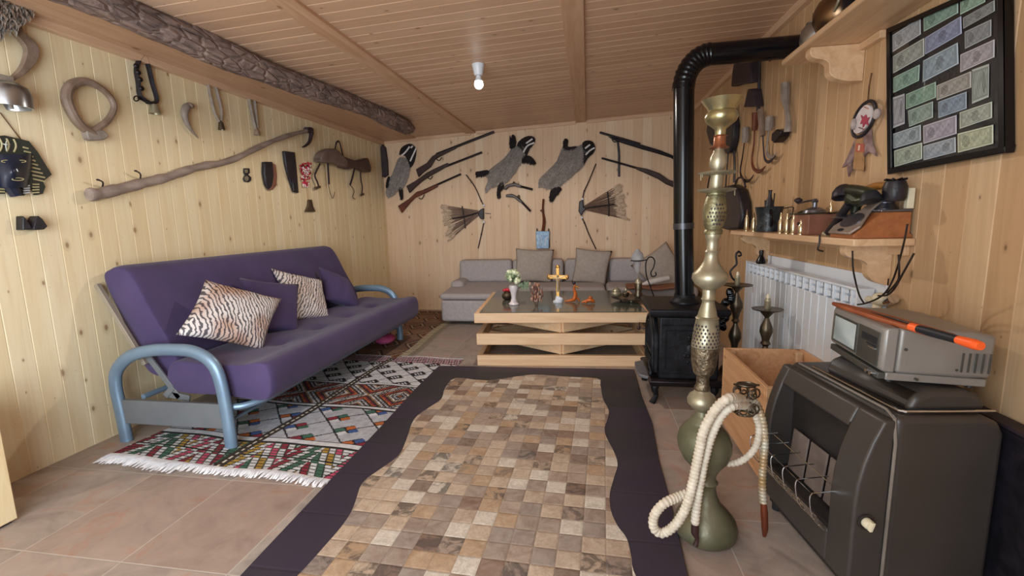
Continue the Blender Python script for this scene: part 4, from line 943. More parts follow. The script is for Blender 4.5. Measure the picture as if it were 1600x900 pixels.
# ================================================================== WOOD STOVE
t = thing('wood_stove', 'small black cast iron wood stove on splayed legs beside the coffee table', 'stove', (.66, 3.33, 0))
SX0, SX1, SY0, SY1, SZ0, SZ1 = .475, .86, 3.09, 3.55, .17, .60
MB().box(SX0, SX1, SY0, SY1, SZ0, SZ1).build('body', 'iron', t, bevel=.012, seg=3)
mb = MB(); mb.loft([[(a, b, z) for a, b in ((SX0-.07+k, SY0-.05+k), (SX1+.05-k, SY0-.05+k), (SX1+.05-k, SY1+.05-k), (SX0-.07+k, SY1+.05-k))] for z, k in ((.60, .035), (.612, .01), (.63, 0), (.652, 0), (.66, .008))]); mb.build('top_plate', 'iron', t, bevel=.004)
mb = MB(); mb.loft([[(a, b, z) for a, b in ((SX0-.05-k, SY0-.03-k), (SX1+.02, SY0-.03-k), (SX1+.02, SY1+.03+k), (SX0-.05-k, SY1+.03+k))] for z, k in ((.125, -.01), (.14, .01), (.165, .015), (.178, 0))]); mb.build('base_plate', 'gunsteel', t, bevel=.004)
mb = MB(); flatp = [(SX0-.05, 3.12), (SX0-.12, 3.17), (SX0-.13, 3.32), (SX0-.12, 3.47), (SX0-.05, 3.52)]; mb.prism([(x, y, .150) for x, y in flatp], (0, 0, .022)); mb.build('ash_lip', mat('light_ash_lip', '#83858e', '#6c6e76', 30, .45, .5), t, bevel=.006)
for x in (SX0-.01, SX1-.03):
    for y in (SY0+.02, SY1-.03):
        s = -1 if x < .6 else 1; w = -1 if y < 3.3 else 1
        mb = MB(); stube(mb, [(x, y, .15), (x+.012*s, y+.01*w, .10), (x+.0*s, y+.0*w, .05), (x+.022*s, y+.02*w, .012), (x+.03*s, y+.026*w, 0.0)], [.035, .026, .016, .02, .024], 5, 10); mb.build('leg', 'iron', t)
def arch(y0, y1, z0, z1, n=14):
    r = (y1-y0)/2; c = (y0+y1)/2; return [(y0, z0), (y0, z1-r)]+[(c-r*cos(pi*i/n), z1-r+r*sin(pi*i/n)) for i in range(1, n)]+[(y1, z1-r), (y1, z0)]
mb = MB(); mb.prism([(SX0-.028, y, z) for y, z in arch(3.12, 3.52, .20, .585)], (.03, 0, 0)); d = mb.build('door', 'iron', t, bevel=.006)
mb = MB(); mb.tube([(SX0-.032, y, z) for y, z in arch(3.14, 3.50, .215, .57)], .010, 8, True); mb.tube([(SX0-.032, y, z) for y, z in arch(3.19, 3.45, .33, .53)], .009, 8, True)
mb.tube([(SX0-.03, 3.14, .32), (SX0-.03, 3.50, .32)], .008, 8)
for y in (3.25, 3.32, 3.39): mb.tube([(SX0-.032, y, .34), (SX0-.032, y, .52)], .006, 6)
mb.build('door_ribs', 'iron', d)
mb = MB()
for y in (3.2, 3.26, 3.32, 3.38, 3.44): mb.ball((SX0-.035, y, .265), (.012, .02, .03), 10, 6)
stube(mb, [(SX0-.04, 3.14, .31), (SX0-.06, 3.12, .27), (SX0-.045, 3.10, .21)], .006, 4, 8); mb.ball((SX0-.05, 3.11, .20), (.016, .016, .02)); mb.ball((SX0-.05, 3.13, .24), (.014, .016, .014)); mb.build('air_valve', 'iron', d)
mb = MB(); mb.tube([(SX0-.03, 3.52, .42), (SX0-.075, 3.53, .42)], .006, 8); mb.ball((SX0-.085, 3.535, .42), .016, 10, 8); mb.tube([(SX0-.085, 3.53, .43), (SX0-.08, 3.53, .465)], .005, 6); mb.build('door_handle', 'walnut', d)
# raised frame and relief on the side facing the room
mb = MB(); fr = [(.52, .24), (.82, .24), (.82, .51), (.52, .51)]
for (a, b), (c, e) in zip(fr, fr[1:]+fr[:1]): mb.tube([(a, SY0-.002, b), (c, SY0-.002, e)], .0045, 6)
mb.tube([(.49, SY0-.003, .545), (.84, SY0-.003, .545)], .004, 6); mb.tube([(.49, SY0-.002, .215), (.84, SY0-.002, .215)], .005, 6)
random.seed(9)
for i in range(34):
    a = random.uniform(0, 2*pi); r = random.uniform(.0, .07); mb.ball((.675+r*cos(a)*.75, SY0-.001, .375+r*sin(a)*1.3), (random.uniform(.008, .018), .007, random.uniform(.008, .018)), 8, 6)
mb.ball((.675, SY0-.001, .375), (.03, .010, .045), 12, 8); mb.build('side_relief', 'iron', t)
# flue
t = thing('stove_pipe', 'shiny black enamel flue pipe rising from the stove and bending right into the wall', 'pipe', (.69, 3.3, .66))
PX, PY, PR = .675, 3.32, .066
MB().lathe([(.098, .661), (.097, .672), (.082, .688), (.072, .70), (.070, .72)], (PX, PY, 0), 32).build('flue_collar', 'iron', t)
MB().tube([(PX, PY, .70), (PX-.02, PY, 1.19)], PR-.002, 32).build('lower_pipe', 'flue', t)
MB().tube([(PX-.0195, PY, 1.175), (PX-.021, PY, 1.215)], PR+.003, 32).build('joint_band', mat('dull_band', '#5e5e64', '#4e4e55', 9, .35, .7), t)
MB().tube([(PX-.021, PY, 1.20), (PX-.045, PY, 2.10)], PR, 32).build('upper_pipe', 'flue', t)
mb = MB(); P = []; rs = []
c = Vector((PX-.045+.16, PY, 2.11)); NE = 40
for i in range(NE+1):
    a = pi-(pi/2)*i/NE; P.append(c+Vector((.16*cos(a), 0, .19*sin(a)))); rs.append(PR+.003+(.0035 if (i//2) % 2 else 0))
mb.tube(P, rs, 32); mb.build('elbow', 'flue', t)
MB().tube([(PX-.05, PY, 2.09), (PX-.0455, PY, 2.125)], PR+.006, 32).build('elbow_band', 'flue', t)
MB().tube([(PX+.11, PY, 2.30), (1.34, PY, 2.305)], PR+.002, 32).build('horizontal_pipe', 'flue', t)
# ================================================================== LARGE HOOKAH
HC = Vector((.455, 1.73, 0)); TL = -.006
t = thing('hookah', 'very tall brass hookah with green base and pale coiled hoses standing before the stove', 'hookah', HC)
def hl(prof, name, m, n=32, cols=None):
    mb = MB(); prof = [(r, z) for r, z in prof]
    mb.lathe(prof, HC, n)
    mb.v = [p+Vector((-.03*min(1, max(0, (p.z-.23)/.35))+.03*max(0, p.z-.6), 0, 0)) for p in mb.v]
    return mb.build(name, m, t, angle=50)
GB = mat('green_brass', '#7c7660', '#5c5d46', 5, .45, .4, .15, 40)
hl([(.05, 0), (.085, .006), (.112, .03), (.118, .06), (.108, .09), (.08, .125), (.052, .155), (.04, .185), (.033, .215), (.035, .232), (.042, .24), (.034, .25), (.036, .27), (.052, .30), (.08, .335), (.096, .375), (.098, .405), (.088, .44), (.07, .465), (.054, .478), (.050, .483), (.048, .49), (.03, .505), (.024, .52), (.022, .53)], 'water_base', GB, 40)
hl([(.022, .525), (.035, .535), (.052, .555), (.053, .57), (.045, .588), (.03, .60), (.024, .61)], 'lower_knob', 'brass')
hl([(.023, .605), (.028, .612), (.028, .62), (.023, .628), (.022, .66), (.027, .668), (.034, .674), (.036, .68), (.044, .71), (.047, .75), (.0475, .775)], 'pierced_lower', mat('engraved_brass', '#8c7c66', '#5e5244', 60, .45, .8, .6, 80))
hl([(.0475, .776), (.049, .778), (.047, .80), (.044, .84), (.038, .88), (.041, .885), (.033, .893)], 'pierced_upper', 'brass')
mb = MB()   # pierced diamond openings
for j in range(7):
    for i in range(11):
        if abs((i % 6)-2.5)+j*.5 > 4.5: continue
        a = -pi/2+(i-5+.5*(j % 2))*.30; r = .0475-.0008*j; z = .785+j*.0125
        c = HC+Vector((-.03+.03*(z-.6)+r*cos(a), r*sin(a), z)); u = Vector((-sin(a), cos(a), 0)); nn = Vector((cos(a), sin(a), 0))
        mb.prism([c+u*.004+nn*.0003, c+Vector((0, 0, .0055))+nn*.0003, c-u*.004+nn*.0003, c-Vector((0, 0, .0055))+nn*.0003], nn*.0008)
for j in range(6):
    for i in range(9):
        if abs(i-4) > 4-abs(j-2.5)*1.1: continue
        a = -pi/2+(i-4+.5*(j % 2))*.26; r = .0375; z = 1.225+j*.0135
        c = HC+Vector((-.03+.03*(z-.6)+r*cos(a), r*sin(a), z)); u = Vector((-sin(a), cos(a), 0)); nn = Vector((cos(a), sin(a), 0))
        mb.prism([c+u*.0035+nn*.001, c+Vector((0, 0, .005))+nn*.001, c-u*.0035+nn*.001, c-Vector((0, 0, .005))+nn*.001], nn*.0008)
mb.build('piercing', 'dark', t)
hl([(.034, .892), (.03, .91), (.022, .94), (.0215, .95), (.026, .955), (.022, .962), (.022, .99), (.028, .995), (.05, 1.01), (.062, 1.03), (.060, 1.048), (.045, 1.062), (.030, 1.085), (.022, 1.105), (.021, 1.125), (.024, 1.128), (.018, 1.135), (.020, 1.17), (.026, 1.178), (.026, 1.19)], 'middle_baluster', 'brass')
hl([(.027, 1.19), (.031, 1.192), (.031, 1.203), (.027, 1.207), (.034, 1.225), (.039, 1.25), (.039, 1.28), (.034, 1.31), (.028, 1.325), (.031, 1.328), (.03, 1.335)], 'pierced_bulb', mat('olive_brass', '#9a9474', '#78745a', 30, .42, .8, .3, 70))
hl([(.028, 1.335), (.06, 1.341), (.066, 1.347), (.060, 1.349), (.02, 1.345), (.022, 1.35), (.022, 1.395), (.062, 1.40), (.066, 1.405), (.06, 1.407), (.018, 1.405)], 'ash_plates', 'brass')
hl([(.018, 1.405), (.022, 1.415), (.029, 1.435), (.027, 1.455), (.018, 1.475), (.016, 1.485)], 'upper_baluster', 'brass')
hl([(.018, 1.484), (.033, 1.487), (.02, 1.497), (.019, 1.525), (.025, 1.527), (.018, 1.531)], 'copper_collar', mat('copper_collar', '#b87a5c', '#9c6448', 12, .4, .8))
hl([(.017, 1.53), (.018, 1.55), (.03, 1.56), (.048, 1.575), (.055, 1.59), (.050, 1.606), (.043, 1.612), (.05, 1.625), (.066, 1.645), (.068, 1.648), (.06, 1.643), (.036, 1.615), (.03, 1.585), (.01, 1.57)], 'tobacco_bowl', mat('bowl_brass', '#c6c09c', '#a69e78', 10, .3, .9, .08, 50), 36)
mb = MB()
for dx, L in ((-.055, .022), (.058, .02), (-.05, .012)): mb.tube([HC+Vector((-.01+dx, -.02, 1.40 if L != .02 else 1.343)), HC+Vector((-.01+dx, -.02, (1.40 if L != .02 else 1.343)-L))], .002, 6)
mb.build('chain_stub', 'brass', t, each=True)
def ribbed(pts, r, name, m):
    P = smooth_path(pts, 40); L = [0]
    for i in range(1, len(P)): L.append(L[-1]+(P[i]-P[i-1]).length)
    Q = []; rs = []; n = int(L[-1]/.0035); j = 0
    for i in range(n+1):
        s = L[-1]*i/n
        while j < len(L)-2 and L[j+1] < s: j += 1
        f = (s-L[j])/max(1e-6, L[j+1]-L[j]); Q.append(P[j].lerp(P[j+1], f)); rs.append(r*(1.06 if i % 4 in (0, 1) else .90))
    return MB().tube(Q, rs, 12).build(name, m, t, angle=60)
HY = lambda dy: (lambda x, y: B(x, y, 1, 1.73+dy))
a, b, c_, d_ = HY(-.16), HY(-.10), HY(0), HY(.06)
ribbed([HY(-.02)(1163, 625), a(1140, 622), a(1118, 640), a(1100, 672), a(1092, 708), a(1083, 752), a(1072, 792), a(1055, 820), a(1035, 833), a(1022, 825), a(1022, 806), a(1036, 788), HY(-.13)(1058, 777), HY(-.12)(1072, 772)], .0165, 'hose', 'hose')
ribbed([HY(-.03)(1166, 634), HY(-.13)(1146, 634), HY(-.14)(1127, 650), HY(-.14)(1112, 680), HY(-.14)(1102, 715), HY(-.14)(1094, 755), HY(-.14)(1088, 795), HY(-.14)(1086, 818)], .015, 'hose', 'hose')
ribbed([HY(-.02)(1168, 620), c_(1182, 632), c_(1192, 658), c_(1195, 690), c_(1193, 720), c_(1191, 750), c_(1192, 775), c_(1193, 785)], .0135, 'hose', 'hosegold')
ribbed([HY(-.02)(1164, 630), c_(1178, 645), c_(1186, 668), c_(1182, 695), c_(1170, 712), c_(1154, 722), c_(1138, 724), c_(1128, 720)], .0125, 'hose', 'hose')
mb = MB(); stube(mb, [HY(-.14)(*p) for p in ((1086, 818), (1086, 832), (1089, 842), (1087, 852))], [.013, .014, .007, .010], 5, 12); mb.build('mouthpiece', 'walnut', t)
mb = MB(); stube(mb, [c_(*p) for p in ((1193, 783), (1194, 800), (1195, 825), (1194, 838))], [.010, .013, .012, .006], 5, 12); mb.build('mouthpiece', 'walnutr', t)
mb = MB(); cc = HY(-.03)(1165, 626)   # openwork wind guard holding the hoses
for k in range(7):
    A = pi/2+2*pi*k/7
    for rr_, zz in ((.040, .022), (.040, -.020)):
        c = cc+Vector((rr_*cos(A)*.75, rr_*sin(A)*.6, zz)); mb.tube([c+Vector((.012*cos(q), 0, .012*sin(q))) for q in [i*pi/4 for i in range(8)]], .0028, 5, True)
mb.tube([cc+Vector((.028*cos(q), .022*sin(q), .042)) for q in [i*pi/8 for i in range(16)]], .003, 6, True); mb.tube([cc+Vector((.028*cos(q), .022*sin(q), -.034)) for q in [i*pi/8 for i in range(16)]], .003, 6, True)
mb.tube([cc+Vector((-.04, 0, .042)), cc+Vector((.04, 0, .042))], .003, 6); mb.v = [cc+Vector(((p.x-cc.x)*1.1, (p.y-cc.y)*1.1, (p.z-cc.z)*1.45)) for p in mb.v]; mb.build('hose_guard', 'brassd', t)
# ================================================================== PINE CRATE
CX0, CX1, CY0, CY1, CH = .80, 1.236, 2.13, 2.80, .48
t = thing('pine_crate', 'open topped pine wood crate behind the gas heater and tall hookah', 'crate', (1.05, 2.45, 0))
M['crate'] = wood('crate_pine', '#dcae84', '#c4926a', 1, 1, .5)
def cr(nm, m, *b): mb = MB(); mb.box(*b); return mb.build(nm, m, t, bevel=.003)
for z0, z1 in ((0.02, .245), (.249, CH)):
    cr('long_board', 'crate', CX0, CX0+.02, CY0+.021, CY1-.021, z0, z1); cr('long_board', 'crate', CX1-.02, CX1, CY0+.021, CY1-.021, z0, z1)
    cr('end_board', 'crate', CX0, CX1, CY0, CY0+.02, z0, z1); cr('end_board', 'crate', CX0, CX1, CY1-.02, CY1, z0, z1)
cr('bottom_board', 'fresh', CX0+.021, CX1-.021, CY0+.021, CY1-.021, .0, .018)
for x in (CX0+.021, CX1-.056):
    for y in (CY0+.021, CY1-.056): cr('corner_post', 'shelf', x, x+.035, y, y+.035, .019, CH-.01)
# ================================================================== RADIATOR
RX0, RX1, RY0, RY1, RZ0, RZ1 = 1.24, 1.315, 2.34, 3.84, .16, .905
t = thing('radiator', 'white aluminium panel radiator under the lower shelf', 'radiator', (1.27, 3.0, .12))
mb = MB(); n = 18; w = (RY1-RY0)/n
for i in range(n):
    y = RY0+i*w; mb.box(RX0, RX0+.012, y+.003, y+w-.003, RZ0, RZ1-.085); mb.box(RX0+.012, RX1, y+w*.46, y+w*.54, RZ0, RZ1-.02)
    mb.box(RX0+.016, RX0+.022, y+.006, y+w-.006, RZ1-.08, RZ1-.05); mb.box(RX0+.016, RX0+.022, y+.006, y+w-.006, RZ1-.04, RZ1-.015)
    mb.box(RX0+.004, RX0+.05, y+w*.44, y+w*.56, RZ1-.09, RZ1-.01)
mb.build('panel_sections', 'white', t, bevel=.003)
mb = MB(); mb.box(RX0+.0, RX1, RY0, RY1, RZ1-.015, RZ1); mb.build('top_edge', 'white', t, bevel=.006)
mb = MB(); mb.box(RX0, RX1, RY1, RY1+.012, RZ0, RZ1); mb.box(RX0, RX1, RY0-.012, RY0, RZ0, RZ1); mb.build('side_plate', 'white', t, each=True, bevel=.003)
mb = MB(); mb.tube([(RX0+.05, RY0-.01, RZ1-.05), (RX0+.05, RY0-.08, RZ1-.05)], .016, 14); mb.ball((RX0+.05, RY0-.10, RZ1-.035), (.036, .034, .03), 16, 10); mb.tube([(RX0+.05, RY0-.085, RZ1-.06), (RX0+.03, RY0-.09, RZ1-.13)], .018, 12); vl_ = mb.build('valve', 'ivory', t)
mb = MB(); mb.tube([(RX0+.06, RY0-.13, RZ1-.04), (RX0+.06, RY0-.17, RZ1-.02)], .022, 12); mb.tube([(RX0+.03, RY0-.09, RZ1-.13), (RX0+.03, RY0-.09, RZ1-.2)], .01, 8); mb.build('valve_fitting', 'chrome', vl_, each=True)
c = B(1188, 404, 0, 1.25); t = thing('black_bottle', 'small black conical bottle standing on top of the radiator', 'bottle', (1.255, c.y, RZ1))
MB().lathe([(.03, RZ1+.001), (.034, RZ1+.012), (.028, RZ1+.03), (.015, RZ1+.055), (.013, RZ1+.07)], (1.255, c.y, 0), 20).build('body', 'flue', t); MB().lathe([(.014, RZ1+.071), (.016, RZ1+.085), (.014, RZ1+.098)], (1.255, c.y, 0), 16).build('cap', 'black', t)
# ================================================================== SMALL HOOKAHS behind the crate
def small_hookah(px, py, x, H, label, s=1.0, m='brassd'):
    """px,py of the plate; x distance; H height of plate"""
    c = B(px, py, 0, x); base = Vector((c.x, c.y, 0)); h = c.z
    t = thing('small_hookah', label, 'hookah', base)
    MB().lathe([(.07*s, 0), (.10*s, .02), (.105*s, .07), (.085*s, .14), (.05*s, .19), (.03*s, .23), (.024, .25)], base, 24).build('base', m, t)
    P = [(.02, .245), (.03, .25), (.024, .26), (.02, .27)]
    z0 = .27; seg = (h-.05-z0)
    for k in range(2 if seg > .25 else 1):
        L = seg/(2 if seg > .25 else 1); zb = z0+k*L
        P += [(.018, zb), (.030, zb+.012), (.020, zb+.03), (.026, zb+L*.3), (.040*s, zb+L*.5), (.036*s, zb+L*.68), (.018, zb+L*.9), (.015, zb+L*.97)]
    P += [(.012, h-.05), (.022, h-.035), (.045, h-.008)]
    MB().lathe(P, base, 24).build('stem', m, t)
    MB().lathe([(.04, h-.008), (.088*s, h), (.094*s, h+.007), (.085*s, h+.006), (.01, h+.001)], base, 32).build('plate', m, t)
    MB().lathe([(.014, h), (.019, h+.012), (.017, h+.05), (.019, h+.055), (.013, h+.075)], base, 16).build('bowl_socket', 'brass', t)
    mb = MB(); mb.lathe([(.012, h+.075), (.01, h+.09), (.004, h+.1)], base, 12); mb.build('tip', 'ivory', t)
    mb = MB(); mb.tube([base+Vector((.088*s, 0, h+.004)), base+Vector((.094*s, -.005, h-.012)), base+Vector((.095*s, -.005, h-.05))], .002, 6); mb.build('chain', 'brass', t)
    return t, base, h
small_hookah(1199, 484, 1.10, .5, 'small dark brass hookah in front of the middle of the radiator', .95)
t, b_, h_ = small_hookah(1152, 446, 1.06, .6, 'dark brass hookah near the end of the radiator, partly behind the tall one', 1.1)
mb = MB(); g = lambda x, y: B(x, y, 1, b_.y-.02)
random.seed(3)
pts = smooth_path([g(*p) for p in ((1140, 455), (1142, 468), (1132, 474), (1128, 486), (1134, 494), (1127, 504), (1130, 512))], 4)
for p in pts: mb.ball(p, random.uniform(.022, .034), 8, 6)
mb.build('coiled_black_hose', 'flue', t)
mb = MB(); g = lambda x, y: B(x, y, 1, b_.y+.05)
stube(mb, [g(*p) for p in ((1155, 392), (1150, 398), (1151, 412), (1146, 418), (1141, 425), (1144, 434), (1149, 440), (1147, 447))], .007, 5, 8); stube(mb, [g(*p) for p in ((1150, 396), (1156, 394), (1158, 399), (1153, 400))], .006, 4, 8)
tag(mb.build('iron_hook', 'iron'), 'curly wrought iron hook rising behind the dark brass hookah beside the radiator', 'hook')
mb = MB(); mb.ball((.98, 3.02, .085), (.10, .11, .085), 16, 8)
tag(mb.build('dark_sack', 'dark'), 'dark brown leather bundle on the floor at the foot of the dark brass hookah', 'bundle')
# ================================================================== GAS HEATER
HO = Vector((.805, 1.45, 0)); HR = Matrix.Translation(HO) @ Matrix.Rotation(radians(7), 4, 'Z')
# local frame: x away from its front (towards the wall), y along its width (away from camera), z up
t = thing('gas_heater', 'big old brown grey enamelled gas heater with wire guard, standing by the right wall', 'heater', HO, rz=radians(7))
HW = .565; HD = .435
def hm(): m_ = MB(); m_.M = HR; return m_
# front fascia profile (x,z) swept along y with an opening for the fire
mb = hm(); mb.loft([[(x, y, z) for x, z in ((.115, .055), (HD-.03, .055), (HD, .10), (HD, .585), (HD-.02, .62), (HD-.06, .64), (.115, .64))] for y in (0.0, .02, HW-.02, HW)]); mb.build('casing', 'heater', t, bevel=.03, seg=5)
mb = hm()   # fascia: frame around the opening
def fx(z): return .0+.012+ (.065*((z-.34)/.28)**2 if z > .34 else 0)
def fas(y0, y1, z0, z1, b=.012):
    n = 8; rings = []
    for i in range(n+1):
        z = z0+(z1-z0)*i/n; rings.append([(fx(z), y0, z), (.115, y0, z), (.115, y1, z), (fx(z), y1, z)])
    mb.loft(rings)
fas(0, .115, .07, .63); fas(HW-.05, HW, .07, .63); fas(.1151, HW-.0501, .56, .63); fas(.1151, HW-.0501, .07, .19)
fs_ = mb.build('fascia', 'heater', t, bevel=.018, seg=3)
mb = hm(); mb.box(.108, .114, .116, HW-.051, .19, .56); mb.build('firebox_back', 'heaterd', t)
mb = hm(); mb.prism([(.02, y, z) for y, z in ((.117, .192), (HW-.053, .192), (HW-.053, .205), (.117, .205))], (.088, 0, 0)); mb.build('firebox_tray', 'heaterd', t)
mb = hm()
for i in range(3): mb.obox((.085, .19+i*.115, .30), (.004, 0, .0), (0, .05, 0), (.008, 0, .085))
mb.build('ceramic_plate', 'ceramic', t, each=True, bevel=.003)
mb = hm(); mb.box(.04, HD-.04, .04, HW-.04, .03, .056); mb.build('plinth', 'heaterd', t)
mb = hm()
for x in (.06, HD-.06):
    for y in (.06, HW-.06): mb.tube([(x, y, 0), (x, y, .032)], .018, 12)
mb.build('caster', 'blackp', t, each=True)
W_ = .0022; mb = hm()
y0, y1 = .10, HW-.05
mb.tube([(.0, y0, .335), (-.055, y0, .33), (-.055, y1, .33), (.0, y1, .335)], W_, 6); mb.tube([(.03, y0, .34), (.03, y1, .34)], W_, 6)
for i in range(6):
    y = y0+(y1-y0)*i/5; stube(mb, [(.05, y, .342), (-.03, y, .334), (-.056, y, .328), (-.06, y, .30), (-.045, y, .24), (-.01, y, .20)], W_, 4, 6)
for z, x in ((.215, -.02), (.235, -.032), (.255, -.042), (.195, -.004)): mb.tube([(x, y0-.01, z), (x, y1, z)], W_*1.1, 6)
mb.build('wire_guard', 'chrome', t)
mb = hm(); R_ = Matrix.Rotation(radians(90), 3, 'X')
mb.lathe([(.026, 0), (.026, .004), (.020, .005), (.018, .002)], (.05, -.001, .30), 24, mat=R_); mb.build('knob_ring', 'heaterd', fs_)
mb = hm(); mb.lathe([(.016, .002), (.016, .016), (.012, .022), (.004, .023)], (.05, -.001, .30), 20, mat=R_); mb.obox((.05, -.026, .30), (.004, 0, .0), (0, .006, 0), (.004, 0, .014)); mb.build('control_knob', 'ivory', fs_, bevel=.001)
# chrome/grey trim line down the side and over the top
mb = hm(); mb.tube([(.112, -.004, .12), (.112, -.006, .56), (.115, .01, .632), (.12, .05, .646), (.12, HW-.05, .646)], .005, 8); stube(mb, [(.112, -.004, .12), (.108, -.002, .10), (.09, 0, .098)], .004, 3, 6); mb.build('side_trim', mat('pale_trim', '#9b948c', '#8d867f', 9, .35, .5), t)
mb = hm(); mb.loft([[(.175, y, .638), (HD-.025, y, .638), (HD-.028, y, .67), (HD-.05, y, .695), (HD-.09, y, .708), (.24, y, .708), (.195, y, .69)] for y in (.04, .06, HW-.14, HW-.12)]); mb.build('rear_hood', 'heater', t, bevel=.022, seg=4)
mb = hm(); mb.tube([(.145, HW-.10, .648), (.145, .035, .648), (.155, .022, .650), (HD-.02, .022, .650)], .0045, 8); mb.build('chrome_rail', 'chrome', t)
mb = hm(); mb.box(.125, .138, .12, HW-.1, .6405, .643); mb.build('vent_slot', 'black', t)
# ================================================================== PORTABLE TV
TO = Vector((.93, 1.565, .712)); TA = radians(-5); TM = Matrix.Translation(TO) @ Matrix.Rotation(TA, 4, 'Z') @ Matrix.Rotation(radians(1.5), 4, 'Y')
t = thing('portable_television', 'small grey portable television with blank pale screen on top of the heater', 'television', TO, rz=TA)
def tm(): m_ = MB(); m_.M = TM; return m_
TW, TD, TH = .38, .285, .182
mb = tm(); mb.loft([[(.03, y0_, z0_) for y0_, z0_ in ((0, .035), (TW, .035), (TW, TH+.0), (0, TH))], [(TD*.75, y0_, z0_) for y0_, z0_ in ((0, .035), (TW, .035), (TW, TH), (0, TH))], [(TD, y0_, z0_) for y0_, z0_ in ((.01, .035), (TW-.01, .035), (TW-.01, TH-.012), (.01, TH-.012))]]); mb.build('case', 'tvgrey', t, bevel=.012, seg=3)
mb = tm(); mb.loft([[(x, a, b) for a, b in ((0+k, .035+k), (TW-k, .035+k), (TW-k, TH-k), (0+k, TH-k))] for x, k in ((-.012, .012), (-.006, .003), (.029, 0))]); mb.build('front_bezel', 'tvgrey', t, bevel=.006, seg=2)
mb = tm(); mb.box(.01, TD-.01, .01, TW-.01, .008, .034); mb.build('tuner_base', 'tvgrey', t, bevel=.004)
mb = tm(); mb.box(-.012, .01, .012, TW-.012, .010, .032); mb.build('tuner_strip', 'tvdark', t, bevel=.003)
mb = tm(); mb.box(-.015, -.012, .165, TW-.03, .052, .158); ss_ = mb.build('screen_surround', 'tvdark', t, bevel=.001)
mb = tm(); mb.grid(lambda u, v: (-.0155-.008*sin(pi*u)*sin(pi*v), .173+(TW-.211)*u, .060+.09*v), 12, 8)
def scr():
    q = NT('tv_screen'); return q.set(Base_Color=lin4('#b8c6c8'), Roughness=.12, Coat_Weight=.5)
mb.build('screen', scr(), ss_)
mb = tm(); mb.box(-.0155, -.012, .018, .155, .048, .16); cp_ = mb.build('control_panel', 'tvdark', t, bevel=.001)
mb = tm(); mb.box(-.018, -.0155, .03, .125, .118, .14); mb.box(-.018, -.0155, .03, .09, .108, .113); mb.build('speaker_grille', 'blackp', cp_, each=True)
mb = tm(); mb.box(-.019, -.0155, .035, .075, .1, .104); [mb.tube([(-.012, y, .02), (-.022, y, .02)], .007, 12) for y in (.04, .065)]; mb.build('button', 'chrome', cp_, each=True)
mb = tm()
for i in range(5): mb.tube([(TD*.70+i*.017, -.001, .055), (TD*.70+i*.017, -.001, .115)], .003, 6)
mb.tube([(.05, -.002, .115), (.05, .002, .115)], .005, 10); mb.tube([(.09, -.002, .02), (.09, .014, .02)], .004, 8); mb.tube([(TD*.66, -.002, .06), (TD*.66, .002, .06)], .004, 8); mb.build('side_vent', 'tvdark', t, each=True)
mb = tm()
for x in (.03, TD-.04):
    for y in (.03, TW-.03): mb.tube([(x, y, -.0), (x, y, .009)], .009, 10)
mb.build('foot', 'blackp', t, each=True)
# pruning saw in its sheath lying across the TV
def tl(x, y, z): return TM @ Vector((x, y, z))
Z = lambda px, py, z=.885: B(px, py, 2, z)
t = thing('pruning_saw', 'tan leather sheath holding a saw with black and orange handle lying across the television', 'saw', Z(1400, 500))
P0, P1, P2 = Z(1299, 473, .90), Z(1462, 521, .90), Z(1532, 541, .90)
ax = (P2-P0).normalized(); sd = Vector((0, 0, 1)).cross(ax).normalized()
L1 = (P1-P0).length; LL = (P2-P0).length
mb = MB(); out = [(0, 0), (.05, .022), (L1*.35, .034), (L1*.7, .036), (L1+.03, .030), (L1+.04, .018), (L1-.02, .004), (L1+.0, -.02), (L1-.03, -.026), (L1*.6, -.028), (L1*.3, -.02), (.04, -.008)]
mb.prism([P0+ax*a+sd*b+Vector((0, 0, -.010)) for a, b in out], (0, 0, .016)); mb.build('sheath', 'tan', t, bevel=.005, seg=2)
mb = MB(); stube(mb, [P0+ax*(L1*.45)+sd*.002+Vector((0, 0, .008)), P0+ax*(L1*.75)-sd*.006+Vector((0, 0, .009)), P0+ax*(L1*.95)-sd*.002+Vector((0, 0, .008))], [.001, .004, .002], 4, 6); mb.build('sheath_fold', 'cord', t)
mb = MB(); H0 = Z(1422, 510, .905); H1 = Z(1533, 541, .905); ax = (H1-H0).normalized(); k_ = (H1-H0).length/.215
mb.tube([H0, H0+ax*.03*k_], .012, 14); mb.build('handle_collar', 'orange', t, bevel=.003)
mb = MB(); stube(mb, [H0+ax*.03*k_, H0+ax*.07*k_, H0+ax*.12*k_, H0+ax*.155*k_], [.0115, .013, .012, .0115], 5, 14); mb.build('handle_grip', 'blackp', t)
mb = MB(); stube(mb, [H0+ax*.15*k_, H0+ax*.165*k_, H0+ax*.20*k_, H0+ax*.215*k_], [.011, .0125, .014, .011], 5, 14); mb.build('handle_end', 'orange', t)
# dark case behind the heater
t = thing('dark_case', 'dark box shaped case standing between the heater and the right wall', 'case', (1.315, 1.6, 0))
HX = HR @ Vector((HD+.004, 0, 0))
mb = MB(); mb.box(1.272, 1.326, 1.30, 1.75, 0.0, .58); mb.build('body', 'black', t, bevel=.008); mb = MB(); mb.box(1.27, 1.328, 1.298, 1.752, .582, .595); mb.build('lid', 'dark', t, bevel=.003)
